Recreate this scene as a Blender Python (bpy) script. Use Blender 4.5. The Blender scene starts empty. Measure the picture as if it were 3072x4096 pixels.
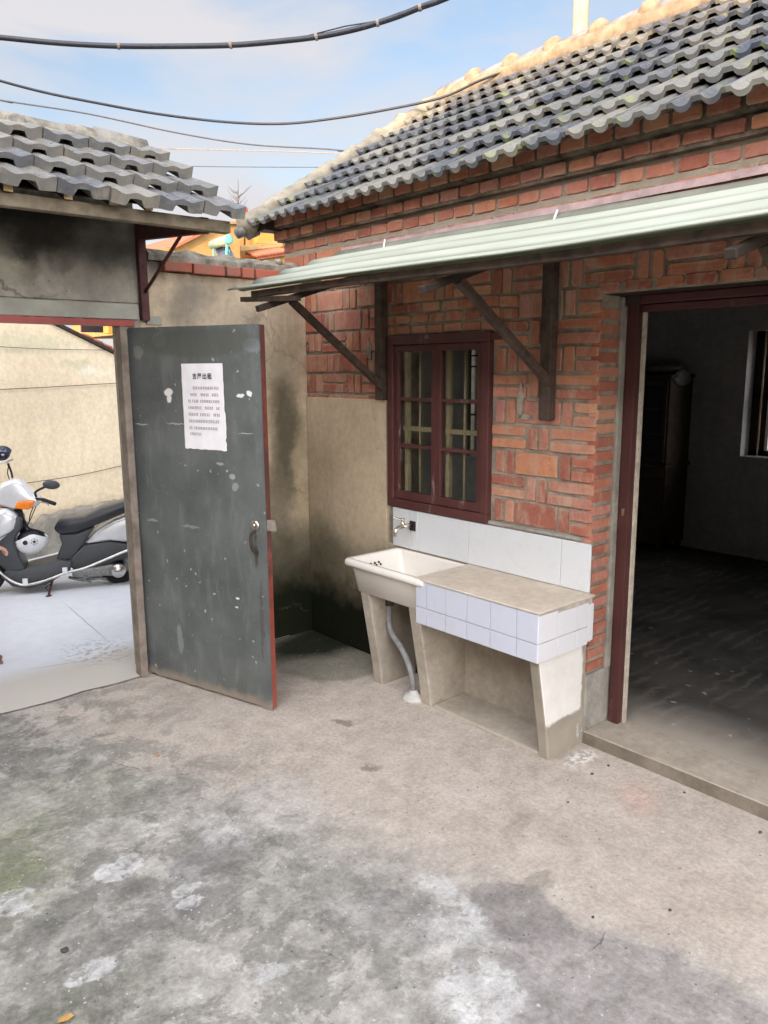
import bpy, bmesh, math, random
from mathutils import Vector, Matrix, noise as mnoise
R_ = math.radians
rnd = random.Random(7)
scene = bpy.context.scene
COL = scene.collection

# ------------------------------------------------------------------ camera
F_PX, CX, CY, CAM_H = 3100.0, 1536.0, 2048.0, 1.65
def _basis():
    up = -Vector((114.0, -16830.0, -F_PX)).normalized()
    v = Vector((-1200 - CX, 0.0, -F_PX))
    v.y = -(v.x * up.x + v.z * up.z) / up.y
    ya = v.normalized(); xa = ya.cross(up)
    return Matrix((xa, ya, up))          # rows = world axes seen from the camera
BM = _basis()
cam_d = bpy.data.cameras.new('camera'); cam = bpy.data.objects.new('camera', cam_d)
COL.objects.link(cam); scene.camera = cam
cam_d.sensor_fit = 'VERTICAL'; cam_d.sensor_height = 36; cam_d.lens = F_PX / 4096 * 36
cam_d.clip_start = 0.05; cam_d.clip_end = 2000
cam.matrix_world = Matrix.Translation((0, 0, CAM_H)) @ BM.to_4x4()
def ray(x, y): return BM @ Vector((x - CX, -(y - CY), -F_PX))
def onx(x, y, a): r = ray(x, y); return Vector((0, 0, CAM_H)) + r * (a / r.x)
def ony(x, y, a): r = ray(x, y); return Vector((0, 0, CAM_H)) + r * (a / r.y)
def onz(x, y, a=0.0): r = ray(x, y); return Vector((0, 0, CAM_H)) + r * ((a - CAM_H) / r.z)

# ------------------------------------------------------------------ light
SUN_EL, SUN_AZ = R_(9.5), Vector((0.86, 0.50, 0)).normalized()   # direction the light travels
sun_dir = Vector((-SUN_AZ.x * math.cos(SUN_EL), -SUN_AZ.y * math.cos(SUN_EL), math.sin(SUN_EL)))
sl = bpy.data.lights.new('sun', 'SUN'); sl.energy = 2.0; sl.angle = R_(0.55); sl.color = (0.92, 0.60, 0.33)
so = bpy.data.objects.new('sun', sl); COL.objects.link(so)
so.rotation_euler = sun_dir.to_track_quat('Z', 'Y').to_euler()

world = bpy.data.worlds.new('World'); scene.world = world; world.use_nodes = True
wt = world.node_tree; wt.nodes.clear()
def wn(t, **k):
    n = wt.nodes.new(t)
    for a, b in k.items(): setattr(n, a, b)
    return n
wo = wn('ShaderNodeOutputWorld'); wb = wn('ShaderNodeBackground'); wt.links.new(wb.outputs[0], wo.inputs[0])
sky = wn('ShaderNodeTexSky', sky_type='NISHITA', sun_disc=False, sun_elevation=R_(24), altitude=50, air_density=1.0, dust_density=1.2, ozone_density=1.5)
sky.sun_rotation = math.atan2(sun_dir.x, sun_dir.y)
sky.sun_elevation = SUN_EL
tc = wn('ShaderNodeTexCoord')
mp = wn('ShaderNodeMapping'); mp.inputs['Scale'].default_value = (1.0, 1.0, 3.2); mp.inputs['Location'].default_value = (0.35, 0.1, 0.0)
wt.links.new(tc.outputs['Generated'], mp.inputs[0])
n1 = wn('ShaderNodeTexNoise'); n1.inputs['Scale'].default_value = 2.3; n1.inputs['Detail'].default_value = 7; n1.inputs['Roughness'].default_value = .52; n1.inputs['Distortion'].default_value = .35
wt.links.new(mp.outputs[0], n1.inputs['Vector'])
cr = wn('ShaderNodeValToRGB'); cr.color_ramp.elements[0].position = .41; cr.color_ramp.elements[0].color = (.02, .02, .02, 1); cr.color_ramp.elements[1].position = .58
wt.links.new(n1.outputs['Fac'], cr.inputs[0])
# low bank of thin cloud; brighter haze round the sun added to fill the yard
sp = wn('ShaderNodeSeparateXYZ'); wt.links.new(tc.outputs['Generated'], sp.inputs[0])
band = wn('ShaderNodeMapRange'); band.inputs[1].default_value = .50; band.inputs[2].default_value = .05; band.inputs[3].default_value = 0.0; band.inputs[4].default_value = .42; band.clamp = True
wt.links.new(sp.outputs['Z'], band.inputs[0])
ad = wn('ShaderNodeMath', operation='ADD', use_clamp=True)
mu = wn('ShaderNodeMath', operation='MULTIPLY'); mu.inputs[1].default_value = .85
wt.links.new(cr.outputs[0], mu.inputs[0]); wt.links.new(mu.outputs[0], ad.inputs[0]); wt.links.new(band.outputs[0], ad.inputs[1])
dp = wn('ShaderNodeVectorMath', operation='DOT_PRODUCT'); wt.links.new(tc.outputs['Generated'], dp.inputs[0]); dp.inputs[1].default_value = sun_dir
sg = wn('ShaderNodeMapRange'); sg.inputs[1].default_value = -.45; sg.inputs[2].default_value = .9; sg.inputs[3].default_value = .50; sg.inputs[4].default_value = 6.5
wt.links.new(dp.outputs['Value'], sg.inputs[0])
cc = wn('ShaderNodeMix', data_type='RGBA', blend_type='MULTIPLY'); cc.inputs[0].default_value = 1
CLOUD = (4.55, 4.45, 4.6, 1); SKYGAIN = (1.12, 1.04, 1.04, 1)
cc.inputs[6].default_value = CLOUD
wt.links.new(sg.outputs[0], cc.inputs[7])
sk = wn('ShaderNodeMix', data_type='RGBA', blend_type='MULTIPLY'); sk.inputs[0].default_value = 1; sk.inputs[7].default_value = SKYGAIN
wt.links.new(sky.outputs[0], sk.inputs[6])
sg2 = wn('ShaderNodeMapRange'); sg2.inputs[1].default_value = -.6; sg2.inputs[2].default_value = .8; sg2.inputs[3].default_value = .74; sg2.inputs[4].default_value = 1.9
wt.links.new(dp.outputs['Value'], sg2.inputs[0])
sk2 = wn('ShaderNodeMix', data_type='RGBA', blend_type='MULTIPLY'); sk2.inputs[0].default_value = 1; wt.links.new(sk.outputs[2], sk2.inputs[6]); wt.links.new(sg2.outputs[0], sk2.inputs[7])
mx = wn('ShaderNodeMix', data_type='RGBA')
wt.links.new(ad.outputs[0], mx.inputs[0]); wt.links.new(sk2.outputs[2], mx.inputs[6]); wt.links.new(cc.outputs[2], mx.inputs[7])
wt.links.new(mx.outputs[2], wb.inputs[0]); wb.inputs[1].default_value = 0.10
vs = scene.view_settings; vs.view_transform = 'Standard'; vs.look = 'None'; vs.gamma = 1; vs.exposure = 1.8
scene.cycles.max_bounces = 8; scene.cycles.diffuse_bounces = 5; scene.cycles.use_denoising = True
scene.cycles.caustics_reflective = False; scene.cycles.caustics_refractive = False

# ------------------------------------------------------------------ materials
class MT:
    def __init__(s, name, rough=.85, spec=.3, metal=0.0):
        s.m = bpy.data.materials.new(name); s.m.use_nodes = True; s.t = s.m.node_tree
        s.b = s.t.nodes['Principled BSDF']; s.b.inputs['Roughness'].default_value = rough
        s.b.inputs['Specular IOR Level'].default_value = spec; s.b.inputs['Metallic'].default_value = metal
        s.geo = s.n('ShaderNodeNewGeometry'); s.pos = s.geo.outputs['Position']
    def n(s, t, **k):
        x = s.t.nodes.new(t)
        for a, b in k.items(): setattr(x, a, b)
        return x
    def L(s, a, b):
        if isinstance(a, bpy.types.NodeSocket): s.t.links.new(a, b)
        else: b.default_value = a
    def map(s, scale=(1, 1, 1), loc=(0, 0, 0), rot=(0, 0, 0), src=None):
        x = s.n('ShaderNodeMapping'); x.inputs['Scale'].default_value = scale; x.inputs['Location'].default_value = loc; x.inputs['Rotation'].default_value = rot
        s.L(src or s.pos, x.inputs[0]); return x.outputs[0]
    def noise(s, scale, detail=6, rough=.6, dist=0, vec=None, col=False):
        x = s.n('ShaderNodeTexNoise'); x.inputs['Scale'].default_value = scale; x.inputs['Detail'].default_value = detail
        x.inputs['Roughness'].default_value = rough; x.inputs['Distortion'].default_value = dist
        s.L(vec or s.pos, x.inputs['Vector']); return x.outputs['Color' if col else 'Fac']
    def voro(s, scale, vec=None, feature='F1'):
        x = s.n('ShaderNodeTexVoronoi', feature=feature); x.inputs['Scale'].default_value = scale; s.L(vec or s.pos, x.inputs['Vector']); return x.outputs['Distance']
    def ramp(s, f, pts):
        x = s.n('ShaderNodeValToRGB'); e = x.color_ramp.elements
        while len(e) < len(pts): e.new(.5)
        for i, (p, c) in enumerate(pts):
            e[i].position = p
            if not isinstance(c, tuple): c = (c, c, c)
            e[i].color = (*c, 1)
        s.L(f, x.inputs[0]); return x.outputs[0]
    def mix(s, f, a, b, mode='MIX'):
        x = s.n('ShaderNodeMix', data_type='RGBA', blend_type=mode); s.L(f, x.inputs[0])
        for v, i in ((a, 6), (b, 7)):
            if isinstance(v, tuple): v = (*v, 1) if len(v) == 3 else v
            s.L(v, x.inputs[i])
        return x.outputs[2]
    def math(s, op, a, b=0, clamp=False):
        x = s.n('ShaderNodeMath', operation=op, use_clamp=clamp); s.L(a, x.inputs[0]); s.L(b, x.inputs[1]); return x.outputs[0]
    def mr(s, f, a, b, c=0, d=1):
        x = s.n('ShaderNodeMapRange'); x.interpolation_type = 'SMOOTHSTEP'
        for i, v in enumerate((f, a, b, c, d)): s.L(v, x.inputs[i])
        return x.outputs[0]
    def xyz(s, v=None):
        x = s.n('ShaderNodeSeparateXYZ'); s.L(v or s.pos, x.inputs[0]); return x.outputs
    def warp(s, amt, scale, detail=5):
        nc = s.noise(scale, detail, .65, col=True)
        a = s.n('ShaderNodeVectorMath', operation='SUBTRACT'); s.L(nc, a.inputs[0]); a.inputs[1].default_value = (.5, .5, .5)
        b = s.n('ShaderNodeVectorMath', operation='SCALE'); s.L(a.outputs[0], b.inputs[0]); b.inputs['Scale'].default_value = amt * 2
        c = s.n('ShaderNodeVectorMath', operation='ADD'); s.L(b.outputs[0], c.inputs[0]); s.L(s.pos, c.inputs[1]); return c.outputs[0]
    def blob(s, vec, c, r, lo=1.0, hi=.7, rot=0):
        # 1 inside an ellipse round c (metres), 0 outside, soft or hard edged, on warped coordinates
        a = s.n('ShaderNodeVectorMath', operation='SUBTRACT'); s.L(vec, a.inputs[0]); a.inputs[1].default_value = c
        b = s.n('ShaderNodeMapping', vector_type='TEXTURE'); s.L(a.outputs[0], b.inputs[0])
        b.inputs['Rotation'].default_value = (0, 0, rot); b.inputs['Scale'].default_value = r
        l = s.n('ShaderNodeVectorMath', operation='LENGTH'); s.L(b.outputs[0], l.inputs[0])
        return s.mr(l.outputs['Value'], lo, hi)
    def bump(s, h, strength=.3, dist=.01):
        x = s.n('ShaderNodeBump'); x.inputs['Strength'].default_value = strength; x.inputs['Distance'].default_value = dist
        s.L(h, x.inputs['Height']); 
        if s.b.inputs['Normal'].links: s.L(s.b.inputs['Normal'].links[0].from_socket, x.inputs['Normal'])
        s.L(x.outputs[0], s.b.inputs['Normal']); return s
    def color(s, c):
        if isinstance(c, tuple): c = (*c, 1) if len(c) == 3 else c
        s.L(c, s.b.inputs['Base Color']); return s
M = {}
def simple(name, c, rough=.6, spec=.3, metal=0, var=.25, scale=30, bump=.15):
    t = MT(name, rough, spec, metal)
    d = tuple(x * (1 - var) for x in c); l = tuple(min(1, x * (1 + var)) for x in c)
    t.color(t.ramp(t.noise(scale, 5), [(.3, d), (.7, l)]))
    if bump: t.bump(t.noise(scale * 3, 4), bump, .004)
    M[name] = t.m; return t

def mat_floor():
    t = MT('courtyard_concrete', .9, .15)
    w = t.warp(.07, 7, 10); w2 = t.warp(.17, 2.4, 10)
    g = t.noise(1.9, 10, .68, .3); f = t.noise(11, 9, .72); ff = t.noise(60, 5, .7); md = t.noise(4.2, 10, .72, .4)
    c = t.ramp(g, [(.34, (.33, .315, .28)), (.5, (.385, .365, .325)), (.66, (.455, .43, .385))])
    X = t.xyz(w2)
    side = t.mr(t.math('ADD', X[0], t.math('MULTIPLY', X[1], .32)), 2.02, 2.38)
    warm = t.ramp(t.noise(3.4, 9, .68, .4), [(.36, (.455, .385, .32)), (.5, (.50, .43, .36)), (.64, (.545, .475, .405))])
    c = t.mix(t.math('MULTIPLY', side, .88), c, warm)
    left = t.mr(X[0], 2.0, 1.0)
    brk2 = t.ramp(t.noise(8.5, 10, .76, .4, t.map(loc=(2, 6, 1))), [(.40, .25), (.56, 1.0)])
    # mottled wear: thin pale skin broken through to dark aggregate
    dk = t.math('MULTIPLY', t.ramp(md, [(.480, 1.0), (.515, 0.0)]), left)
    c = t.mix(t.math('MULTIPLY', dk, .62), c, (.185, .178, .155))
    pl = t.math('MULTIPLY', t.ramp(t.noise(5.2, 10, .74, .5, t.map(loc=(5, 2, 0))), [(.555, 0.0), (.60, 1.0)]), left)
    c = t.mix(t.math('MULTIPLY', pl, .50), c, (.50, .485, .45))
    for ctr, r, col, k, lo, hi, rot in [
        ((.72, 2.10, 0), (.34, .26, 1), (.18, .176, .158), .7, 1.1, .7, .5),
        ((.52, 2.62, 0), (.28, .42, 1), (.20, .215, .11), .70, 1.25, .1, -.3),
        ((.90, 2.95, 0), (.36, .34, 1), (.27, .28, .19), .45, 1.3, .1, 0),
        ((.45, 1.80, 0), (.40, .25, 1), (.15, .15, .11), .70, 1.15, .5, 0),
        ((1.08, 2.15, 0), (.22, .16, 1), (.20, .195, .19), .55, 1.1, .75, .9),
        ((1.38, 1.60, 0), (.16, .22, 1), (.21, .205, .20), .55, 1.08, .8, .4),
        ((1.63, .75, 0), (.27, .58, 1), (.315, .29, .275), .80, 1.08, .88, .05),
        ((1.70, 1.35, 0), (.12, .16, 1), (.23, .21, .20), .7, 1.06, .85, .4),
        ((1.86, 1.38, 0), (.10, .05, 1), (.26, .235, .195), .6, 1.1, .6, .4),
        ((1.32, .80, 0), (.16, .30, 1), (.28, .268, .26), .5, 1.05, .85, .05),
        ((1.30, 2.75, 0), (.35, .14, 1), (.27, .25, .21), .35, 1.2, .4, .1),
        ((1.97, 2.33, 0), (.055, .022, 1), (.20, .17, .13), .7, 1.2, .5, -.9),
        ((2.10, 2.74, 0), (.075, .022, 1), (.18, .15, .115), .7, 1.2, .5, -1.0),
        ((2.06, 1.62, 0), (.14, .05, 1), (.33, .29, .24), .5, 1.2, .5, .3),
        ((2.62, 3.42, 0), (.42, .36, 1), (.21, .205, .155), .70, 1.04, .85, 0),
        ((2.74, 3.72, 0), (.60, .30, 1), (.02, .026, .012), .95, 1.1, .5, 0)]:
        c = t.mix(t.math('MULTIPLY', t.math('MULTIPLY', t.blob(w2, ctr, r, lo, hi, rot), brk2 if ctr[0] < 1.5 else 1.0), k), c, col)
    brk = t.ramp(t.noise(15, 9, .75, .4), [(.42, .12), (.50, 1.0)])
    for ctr, r, k, lo, hi in [
        ((.86, 2.38, 0), (.085, .060, 1), .85, 1.05, .95), ((.52, 2.44, 0), (.075, .065, 1), .9, 1.05, .95),
        ((1.03, 2.50, 0), (.055, .035, 1), .6, 1.1, .9), ((.96, 2.05, 0), (.045, .03, 1), .8, 1.1, .9), ((.99, 2.12, 0), (.05, .028, 1), .6, 1.1, .9),
        ((.62, 1.98, 0), (.065, .035, 1), .75, 1.1, .9), ((1.00, 1.64, 0), (.055, .03, 1), .7, 1.1, .9),
        ((1.22, 2.34, 0), (.08, .12, 1), .45, 1.1, .7), ((1.60, 1.55, 0), (.05, .15, 1), .75, 1.1, .75), ((1.52, 1.42, 0), (.10, .11, 1), .6, 1.1, .7),
        ((1.38, 1.22, 0), (.13, .11, 1), .85, 1.05, .85), ((1.30, 1.05, 0), (.08, .16, 1), .75, 1.05, .8), ((1.50, 2.35, 0), (.17, .22, 1), .30, 1.1, .7)]:
        c = t.mix(t.math('MULTIPLY', t.math('MULTIPLY', t.blob(w, ctr, tuple(q * 1.12 for q in r), lo, hi - .1), brk), k), c, (.54, .53, .505))
    c = t.mix(t.math('MULTIPLY', t.blob(w2, (2.55, 1.45, 0), (.14, .11, 1), 1.2, .2), .40), c, (.62, .40, .33))
    c = t.mix(t.math('SUBTRACT', .70, t.math('MULTIPLY', side, .38)), c, t.ramp(f, [(.36, (.56, .555, .54)), (.64, (1.28, 1.28, 1.28))]), 'MULTIPLY')
    c = t.mix(.6, c, t.ramp(ff, [(.35, (.72, .72, .72)), (.65, (1.2, 1.2, 1.2))]), 'MULTIPLY')
    sp_ = t.voro(26, t.warp(.01, 40, 2)); c = t.mix(t.ramp(sp_, [(.06, .6), (.12, 0.0)]), c, (.64, .62, .58))
    sp2 = t.voro(19, t.map(loc=(3, 1, 0))); c = t.mix(t.ramp(sp2, [(.05, .7), (.09, 0.0)]), c, (.07, .065, .05))
    dr = t.math('MULTIPLY', t.blob(t.pos, (2.66, 1.78, 0), (.12, .06, 1), 1.2, .2), t.ramp(t.noise(38, 3, .6), [(.47, 0.0), (.52, 1.0)]))
    c = t.mix(dr, c, (.78, .76, .72))
    cw = t.warp(.045, 7, 6)
    for (x0, y0, x1, y1, wd) in [(.82, 3.25, 1.12, 3.16, .004), (1.12, 3.16, 1.20, 2.88, .004), (1.20, 2.88, 1.42, 2.70, .003), (1.86, 1.13, 1.70, 1.10, .004), (1.4, .95, 1.25, 1.2, .003)]:
        dx, dy = x1 - x0, y1 - y0; ln = math.hypot(dx, dy)
        c = t.mix(t.math('MULTIPLY', t.blob(cw, ((x0 + x1) / 2, (y0 + y1) / 2, 0), (ln / 2, wd, 30), 1.0, .4, math.atan2(dy, dx)), .7), c, (.10, .09, .08))
    t.color(c)
    t.bump(f, .5, .014).bump(ff, .6, .004).bump(md, .5, .012)
    wv = t.n('ShaderNodeTexWave'); wv.inputs['Scale'].default_value = 5; wv.inputs['Distortion'].default_value = 11; wv.inputs['Detail'].default_value = 5; wv.inputs['Detail Scale'].default_value = .7
    t.L(t.pos, wv.inputs[0]); t.bump(t.math('MULTIPLY', wv.outputs['Fac'], side), .12, .004)
    M['floor'] = t.m
mat_floor()

def mat_alley():
    t = MT('alley_concrete', .8, .3)
    c = t.ramp(t.noise(1.4, 8, .6), [(.3, (.66, .68, .72)), (.7, (.74, .76, .80))])
    c = t.mix(.2, c, t.ramp(t.noise(12, 4, .6), [(.35, (.8, .8, .8)), (.65, (1.1, 1.1, 1.1))]), 'MULTIPLY')
    X = t.xyz(t.warp(.05, 6, 6))
    c = t.mix(t.mr(X[1], 4.55, 4.25), c, (.52, .48, .42))
    dt = t.math('MULTIPLY', t.blob(t.warp(.1, 5, 6), (1.6, 4.45, 0), (.25, .3, 1), 1.2, .1), t.ramp(t.noise(30, 5, .7), [(.5, 0.0), (.58, 1.0)]))
    c = t.mix(t.math('MULTIPLY', dt, .6), c, (.14, .12, .10))
    for (x0, y0, x1, y1) in [(1.80, 5.82, 1.68, 4.30), (1.05, 4.46, 1.66, 4.30), (1.8, 5.82, 3.4, 6.2)]:
        dx, dy = x1 - x0, y1 - y0; ln = math.hypot(dx, dy)
        c = t.mix(t.math('MULTIPLY', t.blob(t.warp(.008, 5, 3), ((x0 + x1) / 2, (y0 + y1) / 2, 0), (ln / 2, .006, 30), 1.0, .3, math.atan2(dy, dx)), .55), c, (.16, .15, .14))
    t.color(c); t.bump(t.noise(30, 4, .5), .12, .002); M['alley'] = t.m
mat_alley()

def mat_plaster(name, base, dark, stains=(), mould=0.0, lo=.30, scale=2.2, mouldz=.32, streak=.5, speck=True, crack=0.0):
    t = MT(name, .92, .12)
    w = t.warp(.15, 3.4, 11)
    c = t.ramp(t.noise(scale, 9, .66, .3), [(.36, dark), (.49, tuple((a + b) / 2 for a, b in zip(base, dark))), (.60, base)])
    # rain streaks
    st = t.noise(3.0, 6, .6, .2, t.map(scale=(2.6, 2.6, .35)))
    c = t.mix(t.math('MULTIPLY', t.ramp(st, [(.48, 0.0), (.68, 1.0)]), streak), c, tuple(x * .42 for x in base))
    for ctr, r, col, k in stains:
        c = t.mix(t.math('MULTIPLY', t.blob(w, ctr, r, 1.25, .25), k), c, col)
    if mould:
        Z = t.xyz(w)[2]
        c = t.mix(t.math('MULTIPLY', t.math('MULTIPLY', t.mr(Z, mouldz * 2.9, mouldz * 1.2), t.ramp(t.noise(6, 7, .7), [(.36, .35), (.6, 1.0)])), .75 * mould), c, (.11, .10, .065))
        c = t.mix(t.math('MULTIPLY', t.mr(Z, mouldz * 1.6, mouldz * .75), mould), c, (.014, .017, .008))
    c = t.mix(.4, c, t.ramp(t.noise(25, 6, .7), [(.35, (.72, .72, .72)), (.65, (1.2, 1.2, 1.2))]), 'MULTIPLY')
    if crack:
        ck_ = t.n('ShaderNodeTexVoronoi', feature='DISTANCE_TO_EDGE'); ck_.inputs['Scale'].default_value = 1.6; t.L(t.warp(.12, 4, 8), ck_.inputs['Vector'])
        c = t.mix(t.math('MULTIPLY', t.math('MULTIPLY', t.ramp(ck_.outputs['Distance'], [(.003, 1.0), (.009, 0.0)]), t.ramp(t.noise(2.1, 3, .5, 0, t.map(loc=(9, 3, 1))), [(.46, 0.0), (.52, 1.0)])), crack), c, (.12, .10, .075))
    if speck: c = t.mix(t.ramp(t.voro(17), [(.04, .6), (.09, 0.0)]), c, (.10, .09, .07))
    t.color(c); t.bump(t.noise(7, 7, .65), .35, .02).bump(t.noise(60, 5, .7), .4, .004)
    M[name] = t.m
D_ = (.030, .030, .026)
mat_plaster('wall_plaster', (.74, .60, .41), (.40, .33, .235),
    [((2.60, 3.9, 1.30), (.15, 1, .62), (.10, .09, .06), .88), ((2.45, 3.9, .75), (.22, 1, .4), (.15, .13, .095), .6), ((2.0, 3.9, 2.0), (.16, 1, .2), (.16, .15, .13), .7),
     ((2.3, 3.9, 1.9), (.3, 1, .18), (.62, .54, .40), .5), ((2.72, 3.9, .9), (.06, 1, .5), (.46, .37, .22), .6), ((2.5, 3.9, 1.7), (.3, 1, .15), (.60, .52, .38), .4), ((1.85, 3.9, 2.25), (.06, 1, .12), (.03, .03, .03), .8),
     ((2.55, 3.9, .45), (.35, 1, .28), (.06, .055, .035), .75)], mould=1.0, mouldz=.33, crack=.35)
mat_plaster('panel_plaster', (.60, .485, .335), (.50, .405, .28), [((2.77, 3.3, .5), (1, .3, .25), (.36, .30, .20), .4), ((2.77, 3.75, .5), (1, .3, .3), (.11, .10, .06), .6)], mould=1.0, mouldz=.30, streak=.12)
mat_plaster('gate_plaster', (.40, .375, .315), (.25, .235, .20),
    [((1.30, 3.9, 2.27), (.26, 1, .17), (.022, .021, .018), .92), ((1.24, 3.9, 2.16), (.07, 1, .14), (.04, .037, .03), .7), ((1.62, 3.9, 2.25), (.2, 1, .15), (.06, .058, .052), .8), ((1.0, 3.9, 2.36), (.4, 1, .10), (.03, .03, .026), .85), ((1.42, 3.9, 2.13), (.05, 1, .08), (.10, .09, .075), .6),
     ((1.15, 3.9, 2.10), (.13, 1, .06), (.52, .48, .36), .5), ((1.1, 3.9, 2.0), (.3, 1, .012), (.13, .12, .09), .7), ((1.2, 3.9, 2.4), (.8, 1, .10), (.02, .02, .018), .9)], streak=.35)
mat_plaster('old_concrete', (.36, .335, .285), (.22, .20, .165), streak=.2, scale=5)
mat_plaster('coping_mortar', (.34, .31, .25), (.12, .11, .085), streak=.2, scale=9)
mat_plaster('beige_render', (.88, .74, .52), (.80, .66, .45),
    [((2.9, 7.5, .2), (2.5, 2, .22), (.36, .32, .24), .35), ((2.2, 7.3, 1.35), (.9, .9, .2), (.74, .62, .44), .5), ((2.3, 7.3, 1.9), (.6, .6, .12), (.60, .57, .38), .6), ((2.85, 7.5, 1.65), (.25, .3, .05), (.86, .82, .66), .7), ((2.7, 7.5, 1.7), (.2, .3, .05), (.58, .55, .33), .6)], streak=.12, scale=1.6, speck=False)
mat_plaster('grey_render', (.42, .38, .30), (.30, .27, .22), streak=.2, speck=False)
mat_plaster('yellow_render', (.34, .21, .08), (.29, .17, .06), streak=.1, speck=False)
mat_plaster('tan_render', (.28, .19, .10), (.20, .13, .07), streak=.3, speck=False)
mat_plaster('white_wash', (.62, .60, .59), (.54, .52, .51), streak=.15, speck=False)
mat_plaster('counter_cement', (.44, .385, .31), (.34, .295, .235), streak=.1, scale=4)
mat_plaster('screed_top', (.60, .52, .42), (.53, .455, .365), streak=.05, scale=5)
def mat_room():
    t = MT('room_floor', .9, .12)
    wv = t.n('ShaderNodeTexWave'); wv.wave_type = 'RINGS'; wv.inputs['Scale'].default_value = 3.4; wv.inputs['Distortion'].default_value = 5.5; wv.inputs['Detail'].default_value = 5; wv.inputs['Detail Scale'].default_value = 1.6; wv.inputs['Detail Roughness'].default_value = .65
    t.L(t.map(loc=(-3.6, -1.2, 0)), wv.inputs[0])
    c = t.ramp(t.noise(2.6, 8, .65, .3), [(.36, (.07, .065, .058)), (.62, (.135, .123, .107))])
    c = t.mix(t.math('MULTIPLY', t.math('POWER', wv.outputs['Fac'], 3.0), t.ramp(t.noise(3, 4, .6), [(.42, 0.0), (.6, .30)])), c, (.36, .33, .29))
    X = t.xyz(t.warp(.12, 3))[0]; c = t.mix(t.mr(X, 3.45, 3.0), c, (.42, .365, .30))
    c = t.mix(t.ramp(t.voro(7, t.warp(.05, 9)), [(.05, .7), (.11, 0.0)]), c, (.55, .53, .50))
    t.color(c); t.bump(t.noise(20, 6, .7), .3, .004); M['room_floor'] = t.m
mat_room()
mat_plaster('shaded_riser_cement', (.25, .21, .165), (.17, .145, .11), streak=.2, scale=5)
mat_plaster('step_cement', (.46, .395, .32), (.36, .31, .25), streak=.1, scale=4)

def mat_brick():
    t = MT('brick', .88, .15)
    r = t.geo.outputs['Random Per Island']
    c = t.ramp(r, [(0, (.40, .145, .095)), (.2, (.31, .115, .082)), (.38, (.47, .180, .105)), (.55, (.41, .175, .130)), (.72, (.51, .225, .125)), (.86, (.44, .195, .150)), (1, (.54, .28, .17))])
    c = t.mix(.55, c, t.ramp(t.noise(14, 8, .7), [(.3, (.62, .60, .62)), (.7, (1.22, 1.2, 1.15))]), 'MULTIPLY')
    # cement smears and lime bloom, streaky
    sm = t.noise(9, 7, .7, .5, t.map(scale=(1, 1.5, .55)))
    Zc = t.xyz(); up = t.mr(Zc[2], 2.28, 2.02)
    c = t.mix(t.math('MULTIPLY', t.ramp(sm, [(.50, 0.0), (.66, .85)]), t.math('ADD', t.math('MULTIPLY', up, .55), .12)), c, (.47, .37, .27))
    at_ = t.n('ShaderNodeAttribute'); at_.attribute_name = 'edge'
    en = t.math('MULTIPLY', at_.outputs['Fac'], t.ramp(t.noise(17, 6, .7), [(.47, .0), (.64, 1.0)]))
    c = t.mix(t.math('MULTIPLY', en, .8), c, (.42, .325, .235))
    c = t.mix(t.math('MULTIPLY', t.ramp(t.noise(38, 4, .6), [(.58, 0.0), (.66, .5)]), .5), c, (.12, .06, .045))
    c = t.mix(t.ramp(t.voro(30), [(.04, .8), (.08, 0.0)]), c, (.12, .05, .035))
    t.color(c); t.bump(t.noise(45, 6, .7), .5, .004).bump(t.noise(12, 4, .6), .35, .008)
    M['brick'] = t.m
    t = MT('mortar', .95, .1)
    Z = t.xyz(t.warp(.1, 3))[2]
    c = t.ramp(t.noise(6, 8, .7), [(.35, (.18, .156, .12)), (.5, (.29, .25, .195)), (.65, (.42, .365, .285))])
    c = t.mix(t.math('MULTIPLY', t.mr(Z, 2.12, 2.28), .6), c, (.38, .325, .245))
    t.color(c); t.bump(t.noise(30, 7, .7), .8, .012); M['mortar'] = t.m
    t = MT('shade_mortar', .95, .1); t.color(t.ramp(t.noise(9, 7, .7), [(.38, (.07, .056, .042)), (.62, (.22, .185, .14))])); t.bump(t.noise(30, 7, .7), .8, .012); M['shade_mortar'] = t.m  # mortar darkened to paint in the shade lines under the corbels
    t = MT('coping_brick', .9, .15)
    c = t.ramp(t.geo.outputs['Random Per Island'], [(0, (.33, .085, .06)), (.5, (.40, .12, .075)), (1, (.30, .10, .08))])
    c = t.mix(t.ramp(t.noise(11, 7, .7), [(.5, 0.0), (.68, .75)]), c, (.20, .15, .11)); t.color(c); t.bump(t.noise(50, 6, .7), .5, .004); M['coping_brick'] = t.m
mat_brick()

def mat_tile(name, cols, moss=.0, rough=.42, warm=(.30, .25, .17)):
    t = MT(name, rough, .5)
    c = t.ramp(t.geo.outputs['Random Per Island'], cols)
    c = t.mix(.6, c, t.ramp(t.noise(10, 8, .7), [(.3, (.6, .6, .6)), (.7, (1.35, 1.33, 1.28))]), 'MULTIPLY')
    c = t.mix(t.ramp(t.noise(16, 7, .72, .3), [(.50, 0.0), (.68, .8)]), c, warm)
    if moss:
        nz = t.noise(13, 4, .6, 0, t.map(loc=(4, 9, 2)))
        c = t.mix(t.math('MULTIPLY', t.ramp(nz, [(.60, 0.0), (.68, 1.0)]), moss), c, (.22, .26, .045))
    t.color(c)
    t.L(t.ramp(t.noise(7, 6, .6), [(.35, rough * .75), (.65, min(1, rough * 1.9))]), t.b.inputs['Roughness'])
    t.bump(t.noise(35, 6, .7), .35, .005); M[name] = t.m
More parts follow.
